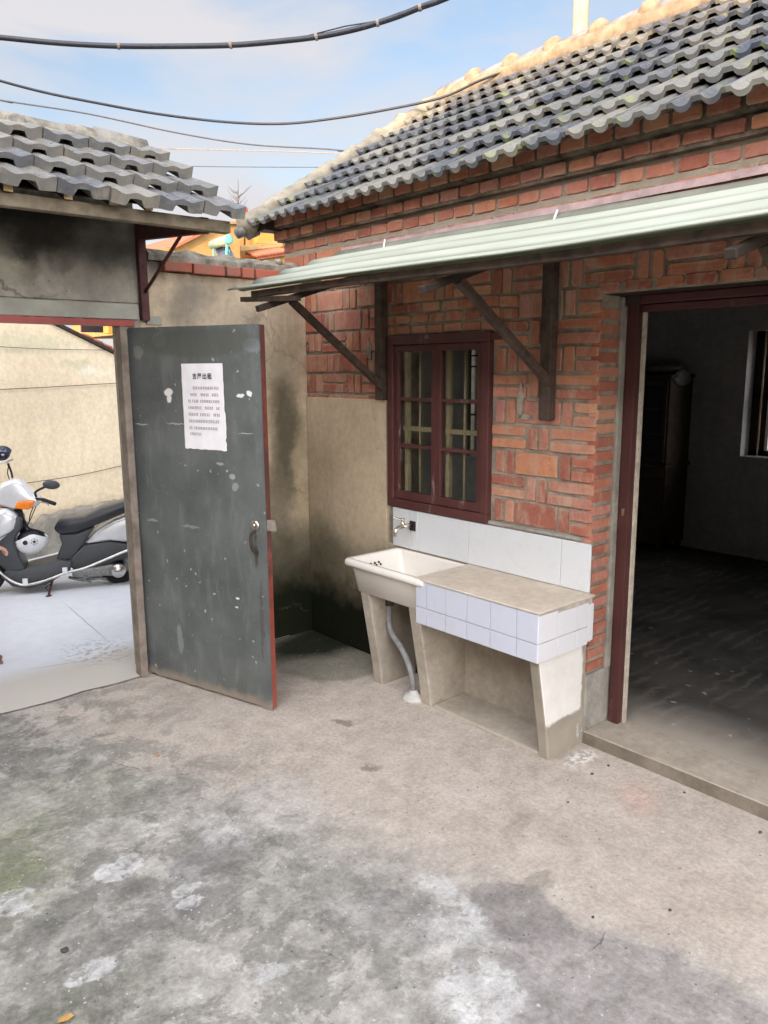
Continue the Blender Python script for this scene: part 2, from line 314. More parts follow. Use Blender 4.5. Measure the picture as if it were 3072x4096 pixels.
mat_tile('roof_tile', [(0, (.055, .060, .075)), (.25, (.09, .095, .105)), (.5, (.19, .18, .155)), (.6, (.05, .057, .075)), (.8, (.13, .13, .125)), (1, (.23, .215, .185))], moss=.55, rough=.30, warm=(.20, .175, .125))
mat_tile('gate_tile', [(0, (.085, .09, .10)), (.35, (.14, .14, .14)), (.6, (.19, .178, .15)), (1, (.11, .115, .125))], moss=.0, rough=.30, warm=(.25, .22, .17))
t = simple('ridge_mortar', (.25, .19, .125), .9, .1, var=.35, scale=14, bump=.6)
simple('gate_ridge_mortar', (.23, .21, .17), .9, .1, var=.45, scale=18, bump=.7)
simple('verge_mortar', (.25, .22, .165), .9, .1, var=.35, scale=12, bump=.5)
simple('ridge_tile', (.22, .20, .19), .6, .3, var=.3, scale=14)
simple('deck_wood', (.06, .045, .035), .9, .1)
simple('dark_wood', (.040, .028, .022), .75, .3, var=.4, scale=18)
simple('awning_wood', (.070, .048, .036), .75, .3, var=.45, scale=20, bump=.3)
simple('beam_wood', (.20, .165, .115), .85, .2, var=.35, scale=14, bump=.3)
simple('cut_wood', (.50, .37, .20), .8, .2)
simple('post_wood', (.215, .175, .14), .85, .15, var=.35, scale=12, bump=.3)
simple('rust_steel', (.075, .030, .028), .7, .3, var=.4, scale=30)
simple('black', (.012, .012, .014), .5, .4)
simple('rubber', (.018, .018, .02), .75, .3)
simple('steel', (.55, .53, .50), .28, .5, 1.0, var=.2)
simple('brass_steel', (.62, .56, .46), .3, .5, 1.0, var=.25)
simple('grey_plastic', (.055, .058, .062), .45, .4, var=.1, bump=0)
simple('seat_vinyl', (.02, .022, .028), .28, .5, var=.2, bump=.1)
simple('white_plastic', (.70, .71, .72), .35, .5, var=.05, bump=0)
simple('silver_paint', (.70, .71, .72), .22, .6, .25, var=.06, bump=0)
simple('amber', (.85, .22, .015), .25, .6, var=.2, scale=60)
simple('lens_red', (.5, .02, .01), .3, .5)
simple('engine_metal', (.22, .22, .21), .5, .4, .5, var=.4, scale=60)
simple('navy_gloss', (.012, .016, .035), .12, .8, var=.1, bump=0)
simple('ink', (.07, .065, .07), .8, .1, bump=0)
simple('body_ink', (.32, .30, .31), .8, .1, bump=0)
simple('paper', (.80, .77, .77), .85, .15, var=.05, scale=12, bump=.2)
simple('lintel_cement', (.34, .335, .285), .9, .1, var=.2, scale=6)
simple('pale_hose', (.22, .215, .21), .6, .3)
simple('collar_white', (.50, .475, .43), .85, .2, var=.12, scale=22, bump=.5)
simple('cable_black', (.025, .027, .034), .45, .4, bump=0)
simple('cable_grey', (.07, .07, .08), .6, .3, bump=0)
simple('cable_pale', (.26, .22, .18), .6, .3, bump=0)
simple('tie_rope', (.24, .19, .15), .8, .2)
simple('pole_concrete', (.30, .26, .185), .85, .2, var=.12, scale=4)
simple('teal_paint', (.10, .30, .29), .5, .4, var=.08)
simple('tank_paint', (.30, .36, .22), .4, .4)
simple('red_plastic', (.62, .03, .03), .5, .3)
simple('orange_roof', (.62, .22, .05), .7, .2, var=.2)
simple('clay_tile', (.36, .12, .07), .8, .2, var=.4, scale=16)
simple('solar_glass', (.03, .035, .06), .2, .6)
simple('twig', (.11, .095, .09), .8, .2)
simple('skin', (.62, .34, .25), .55, .3, var=.06, bump=0)
simple('hair', (.015, .012, .010), .5, .4)
simple('coat', (.05, .055, .075), .85, .2)
simple('trousers', (.035, .035, .04), .85, .2)
simple('shoe', (.20, .085, .065), .6, .3)
simple('leaf_dry', (.42, .25, .08), .8, .2)
simple('pebble', (.08, .07, .055), .85, .2)
simple('pebble_pale', (.26, .22, .18), .7, .3)
simple('cupboard_wood', (.085, .055, .038), .6, .3, var=.3, scale=12)
simple('plastic_bag', (.20, .20, .20), .4, .5)
simple('light_stop', (.50, .44, .35), .7, .3)
simple('bar_wood', (.58, .44, .27), .6, .3, var=.2)
simple('earth', (.20, .18, .14), .95, .1)
simple('pink_film', (.30, .205, .19), .5, .4, var=.3, scale=16)
def mat_painted(name, c, chip, k=.5, rough=.5, scale=9, lo=.60, stretch=(1, 1, .35)):
    t = MT(name, rough, .35)
    b = t.ramp(t.noise(5, 6, .6), [(.3, tuple(x * .75 for x in c)), (.7, tuple(x * 1.2 for x in c))])
    b = t.mix(t.math('MULTIPLY', t.ramp(t.noise(scale, 8, .72, .3, t.map(scale=stretch)), [(lo, 0.0), (lo + .07, 1.0)]), k), b, chip)
    t.color(b); t.bump(t.noise(50, 5, .6), .3, .003); M[name] = t.m; return t
mat_painted('window_paint', (.090, .032, .028), (.30, .24, .20), .7)
mat_painted('door_frame_paint', (.075, .026, .023), (.20, .10, .085), .6, scale=7)
mat_painted('red_trim', (.30, .065, .050), (.16, .09, .07), .5)
mat_painted('door_edge_paint', (.27, .065, .045), (.08, .035, .03), .85, scale=3.5, lo=.47)

def mat_door():
    t = MT('door_sheet', .55, .35)
    c = t.ramp(t.noise(3.0, 7, .62, .2), [(.36, (.082, .090, .084)), (.64, (.130, .138, .128))])
    st = t.noise(7, 7, .7, .2, t.map(scale=(2, 2, .5)))
    c = t.mix(t.math('MULTIPLY', t.ramp(st, [(.53, 0.0), (.72, 1.0)]), .40), c, (.22, .235, .23))
    c = t.mix(t.ramp(t.noise(60, 5, .7), [(.66, 0.0), (.72, .7)]), c, (.30, .30, .28))
    sp_ = t.voro(13, t.warp(.02, 20, 3)); c = t.mix(t.ramp(sp_, [(.055, .8), (.10, 0.0)]), c, (.45, .44, .40))
    sp3 = t.voro(31, t.map(loc=(2, 2, 2))); c = t.mix(t.ramp(sp3, [(.05, .55), (.11, 0.0)]), c, (.33, .33, .30))
    w = t.warp(.02, 14, 5)
    H0, D0 = Vector((1.673, 3.93, 0)), Vector((.242, -.860, 0)) / .8934
    def P(u, z): return tuple(H0 + D0 * u + Vector((0, 0, z)))
    for u, z, a, b, col, k in [(.285, 1.545, .026, .026, (.72, .70, .64), 1), (.288, 1.515, .013, .03, (.72, .70, .64), 1), (.775, 1.535, .022, .014, (.75, .76, .76), .95), (.83, 1.54, .016, .02, (.75, .76, .76), .95),
        (.33, 1.388, .06, .005, (.35, .37, .36), .9), (.07, 1.378, .04, .006, (.42, .42, .38), .8), (.70, .545, .010, .010, (.75, .76, .76), .9), (.69, .50, .009, .009, (.8, .8, .8), .9), (.08, 1.74, .035, .05, (.24, .24, .20), .7),
        (.24, 1.80, .05, .05, (.20, .21, .20), .7), (.86, 1.76, .05, .05, (.22, .24, .24), .6), (.80, 1.36, .04, .004, (.4, .42, .42), .8), (.11, .88, .04, .01, (.26, .28, .27), .8),
        (.70, 1.15, .02, .02, (.4, .41, .4), .7), (.62, 1.21, .02, .01, (.4, .41, .4), .6), (.72, 1.10, .02, .03, (.34, .35, .35), .6), (.27, .25, .02, .12, (.28, .30, .30), .5), (.40, .87, .05, .01, (.27, .29, .29), .6), (.5, 1.78, .35, .10, (.085, .09, .075), .7),
        (.836, .80, .012, .12, (.05, .035, .03), .75), (.86, .45, .012, .3, (.06, .05, .045), .5)]:
        c = t.mix(t.math('MULTIPLY', t.blob(w, P(u, z), (a * .62, a * 1.3, b * .7), 1.15, .8), k), c, col)
    Z = t.xyz(t.warp(.05, 9, 8))[2]
    rs_ = t.noise(6, 7, .7, .3, t.map(scale=(3, 3, .4), loc=(1, 7, 0)))
    c = t.mix(t.math('MULTIPLY', t.ramp(rs_, [(.60, 0.0), (.68, 1.0)]), .5), c, (.10, .075, .055))
    c = t.mix(t.mr(Z, .07, .02), c, (.24, .20, .155))
    t.color(c); t.bump(t.noise(30, 6, .6), .2, .003); M['door_sheet'] = t.m
mat_door()

def mat_ceramic(name, c, vein=0, rough=.18, dirt=.0, dirtcol=(.35, .29, .20)):
    t = MT(name, rough, .5)
    k = t.ramp(t.noise(4, 5, .6), [(.3, tuple(x * .95 for x in c)), (.7, c)])
    if vein:
        v = t.noise(2.4, 5, .6, 2.5); k = t.mix(t.math('MULTIPLY', t.ramp(v, [(.485, 0.0), (.5, 1.0), (.515, 0.0)]), vein), k, tuple(x * .72 for x in c))
    if dirt:
        k = t.mix(t.math('MULTIPLY', t.ramp(t.noise(8, 7, .7), [(.52, 0.0), (.72, 1.0)]), dirt), k, dirtcol)
    t.color(k); t.bump(t.noise(9, 3), .05, .004); M[name] = t.m; return t
mat_ceramic('glazed_white', (.66, .67, .67), vein=.22, dirt=.12)
mat_ceramic('apron_tile', (.54, .555, .625), rough=.2, dirt=.24, dirtcol=(.40, .36, .36))
mat_ceramic('apron_tile_side', (.72, .71, .72), rough=.2, dirt=.2, dirtcol=(.52, .46, .40))
mat_ceramic('basin_glaze', (.80, .75, .67), rough=.16, dirt=.30, dirtcol=(.46, .38, .28))
simple('grout', (.50, .45, .38), .9, .1)
def mat_leg():
    t = MT('leg_paint', .8, .2); w = t.warp(.035, 9, 6); X = t.xyz(w)
    c = t.ramp(t.noise(6, 7, .65), [(.3, (.27, .235, .185)), (.7, (.37, .325, .26))])
    ny_ = t.xyz(t.geo.outputs['True Normal'])[1]
    m = t.math('MULTIPLY', t.math('MULTIPLY', t.mr(X[2], .155, .175), t.mr(X[0], 2.76, 2.745)), t.math('LESS_THAN', ny_, -.6))
    c = t.mix(m, c, t.ramp(t.noise(9, 6, .6), [(.3, (.68, .65, .59)), (.7, (.80, .77, .71))]))
    dr = t.math('MULTIPLY', t.ramp(t.noise(26, 3, .6, 0, t.map(scale=(1.5, 1, .7))), [(.60, 0.0), (.64, 1.0)]), t.mr(X[0], 2.70, 2.76))
    c = t.mix(t.math('MULTIPLY', dr, t.mr(X[2], .02, .08)), c, (.74, .71, .66))
    t.color(c); t.bump(t.noise(30, 6, .7), .35, .005); M['leg_paint'] = t.m
mat_leg()
def mat_sheet():
    t = MT('fibreglass_sheet', .5, .25)
    X = t.xyz(t.warp(.03, 5))[0]
    c = t.ramp(t.noise(3, 6, .6), [(.3, (.55, .58, .485)), (.7, (.61, .635, .54))])
    st = t.noise(5, 7, .6, .3, t.map(scale=(3, .25, 1)))
    c = t.mix(t.math('MULTIPLY', t.ramp(st, [(.42, 0.0), (.7, 1.0)]), .40), c, (.36, .36, .26))
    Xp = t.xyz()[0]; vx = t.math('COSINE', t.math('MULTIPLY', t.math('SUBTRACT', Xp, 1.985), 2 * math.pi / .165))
    c = t.mix(t.math('MULTIPLY', t.mr(vx, .55, -.35), .80), c, (.19, .20, .14))  # corrugation shading painted into the colour, darker along the troughs
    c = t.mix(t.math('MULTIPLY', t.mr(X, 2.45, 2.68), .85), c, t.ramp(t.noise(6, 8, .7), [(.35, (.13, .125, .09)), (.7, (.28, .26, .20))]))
    t.color(c)
    tr = t.n('ShaderNodeBsdfTranslucent'); t.L(c, tr.inputs[0]); ms = t.n('ShaderNodeMixShader'); ms.inputs[0].default_value = .42
    out = t.t.nodes['Material Output']; t.L(t.b.outputs[0], ms.inputs[1]); t.L(tr.outputs[0], ms.inputs[2]); t.L(ms.outputs[0], out.inputs[0])
    t.bump(t.noise(40, 4), .15, .002); M['sheet'] = t.m
mat_sheet()
def mat_glass():
    t = MT('window_glass', .06, .5); t.color((.02, .022, .025))
    tr = t.n('ShaderNodeBsdfTransparent'); tr.inputs[0].default_value = (.80, .82, .80, 1); gl = t.n('ShaderNodeBsdfGlossy'); gl.inputs['Roughness'].default_value = .04; gl.inputs[0].default_value = (.9, .9, .9, 1)
    df = t.n('ShaderNodeBsdfDiffuse'); df.inputs[0].default_value = (.25, .24, .20, 1)
    fr = t.n('ShaderNodeLayerWeight'); fr.inputs[0].default_value = .5; fo_ = t.math('ADD', t.math('MULTIPLY', t.math('POWER', fr.outputs['Facing'], 4.0), .55), .035)
    m1 = t.n('ShaderNodeMixShader'); t.L(fo_, m1.inputs[0]); t.L(tr.outputs[0], m1.inputs[1]); t.L(gl.outputs[0], m1.inputs[2])
    m2 = t.n('ShaderNodeMixShader'); t.L(t.ramp(t.noise(6, 7, .7), [(.40, .0), (.75, .05)]), m2.inputs[0]); t.L(m1.outputs[0], m2.inputs[1]); t.L(df.outputs[0], m2.inputs[2])
    t.L(m2.outputs[0], t.t.nodes['Material Output'].inputs[0]); M['glass'] = t.m
mat_glass()

# ------------------------------------------------------------------ mesh helpers
class MB:
    def __init__(s): s.v = []; s.f = []; s.mi = []; s.sm = []; s.ev = {}
    def add(s, vs_, fs, mi=0, smooth=False):
        o = len(s.v); s.v += [tuple(v) for v in vs_]
        for f in fs: s.f.append(tuple(i + o for i in f)); s.mi.append(mi); s.sm.append(smooth)
        return s
    def hexa(s, p, mi=0): return s.add(p, [(0, 3, 2, 1), (4, 5, 6, 7), (0, 1, 5, 4), (1, 2, 6, 5), (2, 3, 7, 6), (3, 0, 4, 7)], mi)
    def box(s, x0, x1, y0, y1, z0, z1, mi=0):
        return s.hexa([(x0, y0, z0), (x1, y0, z0), (x1, y1, z0), (x0, y1, z0), (x0, y0, z1), (x1, y0, z1), (x1, y1, z1), (x0, y1, z1)], mi)
    def bar(s, a, b, w, h, up=(0, 0, 1), mi=0):
        a, b = Vector(a), Vector(b); d = (b - a).normalized(); sd = d.cross(Vector(up)).normalized(); u = sd.cross(d).normalized()
        p = []
        for q in (a, b):
            for i, j in ((-1, -1), (1, -1), (1, 1), (-1, 1)): p.append(q + sd * (i * w / 2) + u * (j * h / 2))
        return s.add(p, [(0, 3, 2, 1), (4, 5, 6, 7), (0, 1, 5, 4), (1, 2, 6, 5), (2, 3, 7, 6), (3, 0, 4, 7)], mi)
    def tube(s, pts, r, seg=8, mi=0, cap=True):
        pts = [Vector(p) for p in pts]; n = len(pts); rs = r if isinstance(r, (list, tuple)) else [r] * n
        vs_ = []; prev = None
        for i, p in enumerate(pts):
            d = (pts[min(i + 1, n - 1)] - pts[max(i - 1, 0)]).normalized()
            ref = prev if prev is not None else (Vector((0, 0, 1)) if abs(d.z) < .9 else Vector((1, 0, 0)))
            a = (ref - d * ref.dot(d)).normalized(); b = d.cross(a); prev = a
            for k in range(seg):
                t_ = 2 * math.pi * k / seg; vs_.append(p + (a * math.cos(t_) + b * math.sin(t_)) * rs[i])
        fs = []
        for i in range(n - 1):
            for k in range(seg): fs.append((i * seg + k, i * seg + (k + 1) % seg, (i + 1) * seg + (k + 1) % seg, (i + 1) * seg + k))
        if cap: fs += [tuple(range(seg))[::-1], tuple((n - 1) * seg + k for k in range(seg))]
        return s.add(vs_, fs, mi, True)
    def lathe(s, prof, c=(0, 0, 0), axis=(0, 0, 1), seg=24, mi=0, sc=(1, 1)):
        ax = Vector(axis).normalized(); a = ax.orthogonal().normalized(); b = ax.cross(a); c = Vector(c); vs_ = []; fs = []
        for r, h in prof:
            for k in range(seg):
                t_ = 2 * math.pi * k / seg; vs_.append(c + ax * h + a * (r * math.cos(t_) * sc[0]) + b * (r * math.sin(t_) * sc[1]))
        for i in range(len(prof) - 1):
            for k in range(seg): fs.append((i * seg + k, i * seg + (k + 1) % seg, (i + 1) * seg + (k + 1) % seg, (i + 1) * seg + k))
        fs += [tuple(range(seg))[::-1], tuple((len(prof) - 1) * seg + k for k in range(seg))]
        return s.add(vs_, fs, mi, True)
    def prism(s, poly, off, mi=0, smooth=False):
        n = len(poly); off = Vector(off); vs_ = [Vector(p) for p in poly] + [Vector(p) + off for p in poly]
        fs = [tuple(range(n))[::-1], tuple(range(n, 2 * n))] + [(i, (i + 1) % n, n + (i + 1) % n, n + i) for i in range(n)]
        return s.add(vs_, fs, mi, smooth)
    def ell(s, c, r, seg=20, rings=12, mi=0, rot=None):
        c = Vector(c); vs_ = []; fs = []
        for i in range(rings + 1):
            ph = math.pi * i / rings
            for k in range(seg):
                t_ = 2 * math.pi * k / seg
                v = Vector((r[0] * math.sin(ph) * math.cos(t_), r[1] * math.sin(ph) * math.sin(t_), r[2] * math.cos(ph)))
                if rot: v = rot @ v
                vs_.append(c + v)
        for i in range(rings):
            for k in range(seg): fs.append((i * seg + k, (i + 1) * seg + k, (i + 1) * seg + (k + 1) % seg, i * seg + (k + 1) % seg))
        return s.add(vs_, fs, mi, True)
    def build(s, name, mats, parent=None, bevel=0, seg=2, recalc=True, sub=0):
        me = bpy.data.meshes.new(name); me.from_pydata(s.v, [], s.f)
        if not isinstance(mats, (list, tuple)): mats = [mats]
        for m in mats: me.materials.append(M[m] if isinstance(m, str) else m)
        me.polygons.foreach_set('material_index', s.mi); me.polygons.foreach_set('use_smooth', s.sm)
        if s.ev:
            at_ = me.attributes.new('edge', 'FLOAT', 'POINT')
            for k_, e_ in s.ev.items(): at_.data[k_].value = e_
        if recalc:
            b = bmesh.new(); b.from_mesh(me); bmesh.ops.recalc_face_normals(b, faces=b.faces); b.to_mesh(me); b.free()
        o = bpy.data.objects.new(name, me); COL.objects.link(o)
        if parent:
            o.parent = parent; o.matrix_parent_inverse = pinv(parent)
        if bevel:
            md = o.modifiers.new('bevel', 'BEVEL'); md.width = bevel; md.segments = seg; md.limit_method = 'ANGLE'; md.angle_limit = R_(40)
        if sub:
            md = o.modifiers.new('sub', 'SUBSURF'); md.levels = md.render_levels = sub
        return o
def wmat(o):
    m = Matrix.LocRotScale(o.location, o.rotation_euler, o.scale)
    return (wmat(o.parent) @ o.matrix_parent_inverse @ m) if o.parent else m
def pinv(p): return wmat(p).inverted()
def tag(o, label=None, cat=None, group=None, kind=None):
    if label: o['label'] = label
    if cat: o['category'] = cat
    if group: o['group'] = group
    if kind: o['kind'] = kind
    return o
def thing(name, loc, label, cat, group=None):
    o = bpy.data.objects.new(name, None); COL.objects.link(o); o.location = loc; o.empty_display_size = .1
    return tag(o, label, cat, group)
def solo(mb, name, mats, label, cat, group=None, **k): return tag(mb.build(name, mats, **k), label, cat, group)
def struct(mb, name, mats, **k): return tag(mb.build(name, mats, **k), kind='structure')

# ------------------------------------------------------------------ ground
WX, WY = 2.785, 3.92           # brick front wall plane, gate wall plane
mb = MB(); mb.add([(-300, -300, -.16), (300, -300, -.16), (300, 300, -.16), (-300, 300, -.16)], [(0, 1, 2, 3)]); struct(mb, 'ground', 'earth')
mb = MB(); nx, ny = 90, 110; x0, x1, y0, y1 = -4.8, 2.80, -6.0, 3.95
for j in range(ny + 1):
    for i in range(nx + 1):
        x = x0 + (x1 - x0) * i / nx; y = y0 + (y1 - y0) * j / ny
        z = .004 * (mnoise.noise(Vector((x * 1.7, y * 1.7, 0)))) + .0025 * mnoise.noise(Vector((x * 9, y * 9, 2)))
        mb.v.append((x, y, z - .001))
for j in range(ny):
    for i in range(nx): a = j * (nx + 1) + i; mb.f.append((a, a + 1, a + nx + 2, a + nx + 1)); mb.mi.append(0); mb.sm.append(True)
struct(mb, 'courtyard_floor', 'floor')
# alley paving with a broken edge against the courtyard slab
mb = MB(); n = 60; xa = -6.0; top = []; bot = []
for i in range(n + 1):
    x = xa + (2.6 - xa) * i / n
    top.append((x, 3.93 + .025 * mnoise.noise(Vector((x * 5, 0, 4))) - .02, .006))
for i in range(n): pass
vs_ = top + [(p[0], 14.0, .002) for p in top]
mb.add(vs_, [(i, i + 1, n + 2 + i, n + 1 + i) for i in range(n)])
mb.add([(2.6, 4.12, .002), (9, 4.12, .002), (9, 14, .002), (2.6, 14, .002)], [(0, 1, 2, 3)])
struct(mb, 'alley_pavement', 'alley')

# ------------------------------------------------------------------ brick house
house = thing('brick_house', (4.6, 1.3, 0), 'red brick house with grey tiled roof, open doorway and maroon window', 'house')
WINY0, WINY1, WINZ0, WINZ1 = 2.437, 3.155, .915, 1.820
DY0, DY1, DZ = .60, 1.865, 1.94
GY = 4.13                      # gable end
# mortar body of the front wall with bricks laid in it
mb = MB()
XM, XB = WX + .009, 3.02
for (ya, yb, za, zb) in [(WINY1, GY, 0, 2.50), (WINY0, WINY1, 0, WINZ0 - .01), (WINY0, WINY1, WINZ1 + .002, 2.50), (DY1, WINY0, 0, 2.50), (DY0, DY1, DZ + .003, 2.50), (-1.6, DY0, 0, 2.50)]:
    mb.box(XM, XB, ya, yb, za, zb)
def brick(ya, yb, za, zb, x=WX, dep=.05, ch=.004):
    j = lambda a: rnd.uniform(-a, a)
    x = x + j(.0035); ya += j(.003); yb += j(.003); za += j(.002); zb += j(.002)
    w, h = yb - ya, zb - za
    if w < .015 or h < .012: return
    r = min(.006, h * .14, w * .14)
    rr_ = [r * rnd.uniform(.4, 1.5) for _ in range(4)]
    out = [(ya + rr_[0], za), ((ya + yb) / 2, za + j(.0022)), (yb - rr_[1], za), (yb, za + rr_[1]), (yb + j(.0015), (za + zb) / 2), (yb, zb - rr_[2]), (yb - rr_[2], zb), ((ya + yb) / 2, zb + j(.0022)), (ya + rr_[3], zb), (ya, zb - rr_[3]), (ya + j(.0015), (za + zb) / 2), (ya, za + rr_[0])]
    out = [(a + j(.001), b + j(.001)) for a, b in out]
    cy, cz = (ya + yb) / 2, (za + zb) / 2
    def ring(ins, xx):
        return [(xx + j(.0008), cy + (a - cy) * max(.05, 1 - 2 * ins / w), cz + (b - cz) * max(.05, 1 - 2 * ins / h)) for a, b in out]
    ti = min(.013, h * .3, w * .3)
    v = [(x + dep, a, b) for a, b in out] + ring(0, x + ch) + ring(ch * .6, x) + ring(ti, x - .0003)
    o = len(mb.v); f = []
    for q in range(3):
        for k in range(12): f.append((q * 12 + k, q * 12 + (k + 1) % 12, q * 12 + 12 + (k + 1) % 12, q * 12 + 12 + k))
    f.append(tuple(range(36, 48)))
    mb.add(v, f, 1)
    for q, e in ((0, 1.), (1, 1.), (2, .85), (3, 0.)):
        for k in range(12): mb.ev[o + q * 12 + k] = e
Z0, RH, G = .122, .1165, .0135
def unit(kind, y, za, zb, lim):
    h = (zb - za - G) / 2
    w = {'B': .232, 'S': .228, 'H': .108, 'U': .049, 'V': .049}[kind]
    yb = min(y + w, lim)
    if kind in 'BUV': brick(y, yb, za, zb)
    else: brick(y, yb, za, za + h); brick(y, yb, zb - h, zb)
    return yb + G
def fill(a, b, za, zb, row, upper):
    y = a + .002; i = 0
    seq = ['S', 'U', 'V', 'S', 'U', 'V'] if row % 2 == 0 else ['H', 'U', 'B', 'U', 'V', 'B', 'U', 'V', 'B', 'U', 'H']
    if row % 2 == 0: seq = ['S', 'U', 'V'] * 40
    else: seq = ['H', 'U'] + ['B', 'U', 'V'] * 40
    while y < b - .02:
        k = seq[i]; i += 1
        rest = b - y
        if rest < .15 and k in 'BS': k = 'H'
        elif row % 2 and .10 < rest < .13: k = 'H'
        if k == 'S' and upper and rnd.random() < .6: k = 'B'
        if k == 'B' and rnd.random() < .12: k = 'S'
        y = unit(k, y, za, zb, b)
for row in range(-1, 19):
    za = Z0 + RH * row; zb = za + RH - G; up = row > 13
    if row < 0: za = .012
    for a, b in ([(DY1, WINY0 - .004), (WINY1 + .01, GY)] if zb < 1.87 else ([(DY1, 2.40), (3.21, GY)] if zb < 1.99 else [(-1.6, GY)])):
        if b > 4 and zb < 1.45: a = 3.93
        if b < 2.45 and zb < .90: fill(DY1, DY1 + .20, za, zb, row, up); continue
        fill(a, b, za, zb, row, up)
    if WINZ0 > zb and zb > .9: fill(WINY0, WINY1, za, zb, row, up)
    if zb < 1.99: fill(-1.6, DY0 - .002, za, zb, row, up)
def course(a, b, za, zb, x=WX, w=.108, dep=.05, jit=.01):
    y = a + .003
    while y < b - .03:
        yb = min(y + w + rnd.uniform(-jit, jit), b); brick(y, yb, za, zb, x, dep); y = yb + rnd.uniform(.009, .018)
for k in range(3): course(2.405, 3.205, 1.826 + k * .0545, 1.826 + k * .0545 + .043)
course(DY0, DY1 + .01, 1.948, 1.990, w=.115)
course(-1.6, GY, 2.350, 2.398)
# reveal of the doorway, brick ends
for row in range(2, 31):
    za = .32 + row * .0583 - .11; zb = za + .047
    if zb > 1.93 or za < .32: continue
    j = lambda a: rnd.uniform(-a, a)
    y = DY1 - .008 + j(.003); c = .004
    v = [(WX + .008, y + .05, za), (WX + .133 + j(.006), y + .05, za), (WX + .133 + j(.006), y + .05, zb), (WX + .008, y + .05, zb), (WX + .004, y, za + c), (WX + .128 + j(.006), y, za + c), (WX + .128, y, zb - c), (WX + .004, y, zb - c)]
    mb.add(v, [(0, 1, 5, 4), (1, 2, 6, 5), (2, 3, 7, 6), (3, 0, 4, 7), (4, 5, 6, 7)], 1)
mb.build('front_wall', ['mortar', 'brick'], house, recalc=False)
# corbelled cornice
mb = MB()
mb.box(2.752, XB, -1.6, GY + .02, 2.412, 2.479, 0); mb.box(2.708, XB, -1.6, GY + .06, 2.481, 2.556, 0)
course(-1.6, GY + .02, 2.424, 2.470, 2.742, .112); course(-1.6, GY + .06, 2.492, 2.54, 2.698, .108)
for z, yy, xx in ((2.424, GY + .035, 2.742), (2.492, GY + .075, 2.698)):
    x = xx
    while x < 3.1: mb.box(x + .004, x + .108, yy - .03, yy + .01, z, z + .047, 1); x += .12
mb.build('cornice', ['shade_mortar', 'brick'], house, recalc=False)
mb = MB(); mb.box(2.64, 2.80, 4.10, 4.20, 2.47, 2.525); mb.build('eave_board', 'dark_wood', house)
# gable, rear and side walls
def zr(x): return 2.495 + (x - 2.585) * .627 if x < 4.257 else 3.543 - (x - 4.257) * .50
mb = MB()
GX0, GX1, GZ0, GZ1 = 4.24, 4.46, 1.0, 1.85   # slot window in the gable
for a, b, za, zb in [(XB, GX0, 0, 2.40), (GX1, 6.75, 0, 2.40), (GX0, GX1, 0, GZ0), (GX0, GX1, GZ1, 2.40)]: mb.box(a, b, 3.97, GY, za, zb)
mb.prism([(2.80, 3.97, 2.40), (6.75, 3.97, 2.40), (6.75, 3.97, zr(6.75) - .07), (4.257, 3.97, zr(4.257) - .07), (2.80, 3.97, zr(2.80) - .06)], (0, GY - 3.97, 0))
mb.build('gable_wall', 'mortar', house)
mb = MB(); mb.prism([(2.80, -1.6, 0), (6.75, -1.6, 0), (6.75, -1.6, zr(6.75) - .07), (4.257, -1.6, zr(4.257) - .07), (2.80, -1.6, zr(2.80) - .06)], (0, .16, 0))
mb.build('gable_wall', 'mortar', house)
mb = MB()
RWY0, RWY1, RZ0, RZ1 = 1.75, 2.95, .905, 1.94
for ya, yb, za, zb in [(-1.44, RWY0, 0, 2.28), (RWY1, 3.97, 0, 2.28), (RWY0, RWY1, 0, RZ0), (RWY0, RWY1, RZ1, 2.28)]: mb.box(6.53, 6.75, ya, yb, za, zb)
mb.box(3.021, 6.529, 3.945, 3.969, .05, 1.0); mb.box(3.021, GX0, 3.945, 3.969, 1.0, 2.6); mb.box(GX1, 6.529, 3.945, 3.969, 1.0, 2.6); mb.box(GX0, GX1, 3.945, 3.969, 1.85, 2.6)
for ya, yb, za, zb in [(WINY1, 3.945, 0, 2.5), (WINY0, WINY1, 0, WINZ0 - .01), (WINY0, WINY1, WINZ1, 2.5), (DY1 + .02, WINY0, 0, 2.5), (DY0, DY1 + .02, DZ + .01, 2.5), (-1.44, DY0, 0, 2.5)]: mb.box(3.021, 3.035, ya, yb, za, zb)
mb.build('inner_walls', 'white_wash', house)
mb = MB(); mb.box(2.95, 6.55, -1.44, 3.97, 2.41, 2.44); mb.build('ceiling', 'deck_wood', house)
# rear window
mb = MB()
for ya, yb, za, zb in [(RWY0, RWY1, RZ0, RZ0 + .05), (RWY0, RWY1, RZ1 - .05, RZ1), (RWY0, RWY0 + .05, RZ0, RZ1), (RWY1 - .13, RWY1, RZ0, RZ1), (2.33, 2.39, RZ0, RZ1), (RWY0, RWY1, 1.40, 1.43)]: mb.box(6.68, 6.74, ya, yb, za + .001, zb - .001)
rw = mb.build('rear_window', 'dark_wood', house)
mb = MB()
for k in range(9): y = RWY0 + .09 + k * .128; mb.tube([(6.655, y, RZ0), (6.655, y, RZ1)], .008, 6)
mb.build('window_bars', 'bar_wood', rw)
mb = MB(); mb.box(6.52, 6.66, RWY0, RWY1, RZ0 - .001, RZ0 + .006); mb.build('sill', 'glazed_white', rw)
mb = MB()
for a, b in ((GX0, GX0 + .018), (GX1 - .018, GX1), (4.335, 4.36), ): mb.box(a, b, 4.02, 4.06, GZ0, GZ1)
for z in (1.30, 1.66, 1.74): mb.box(GX0, GX1, 4.025, 4.055, z, z + .012)
mb.build('gable_window', 'dark_wood', house)
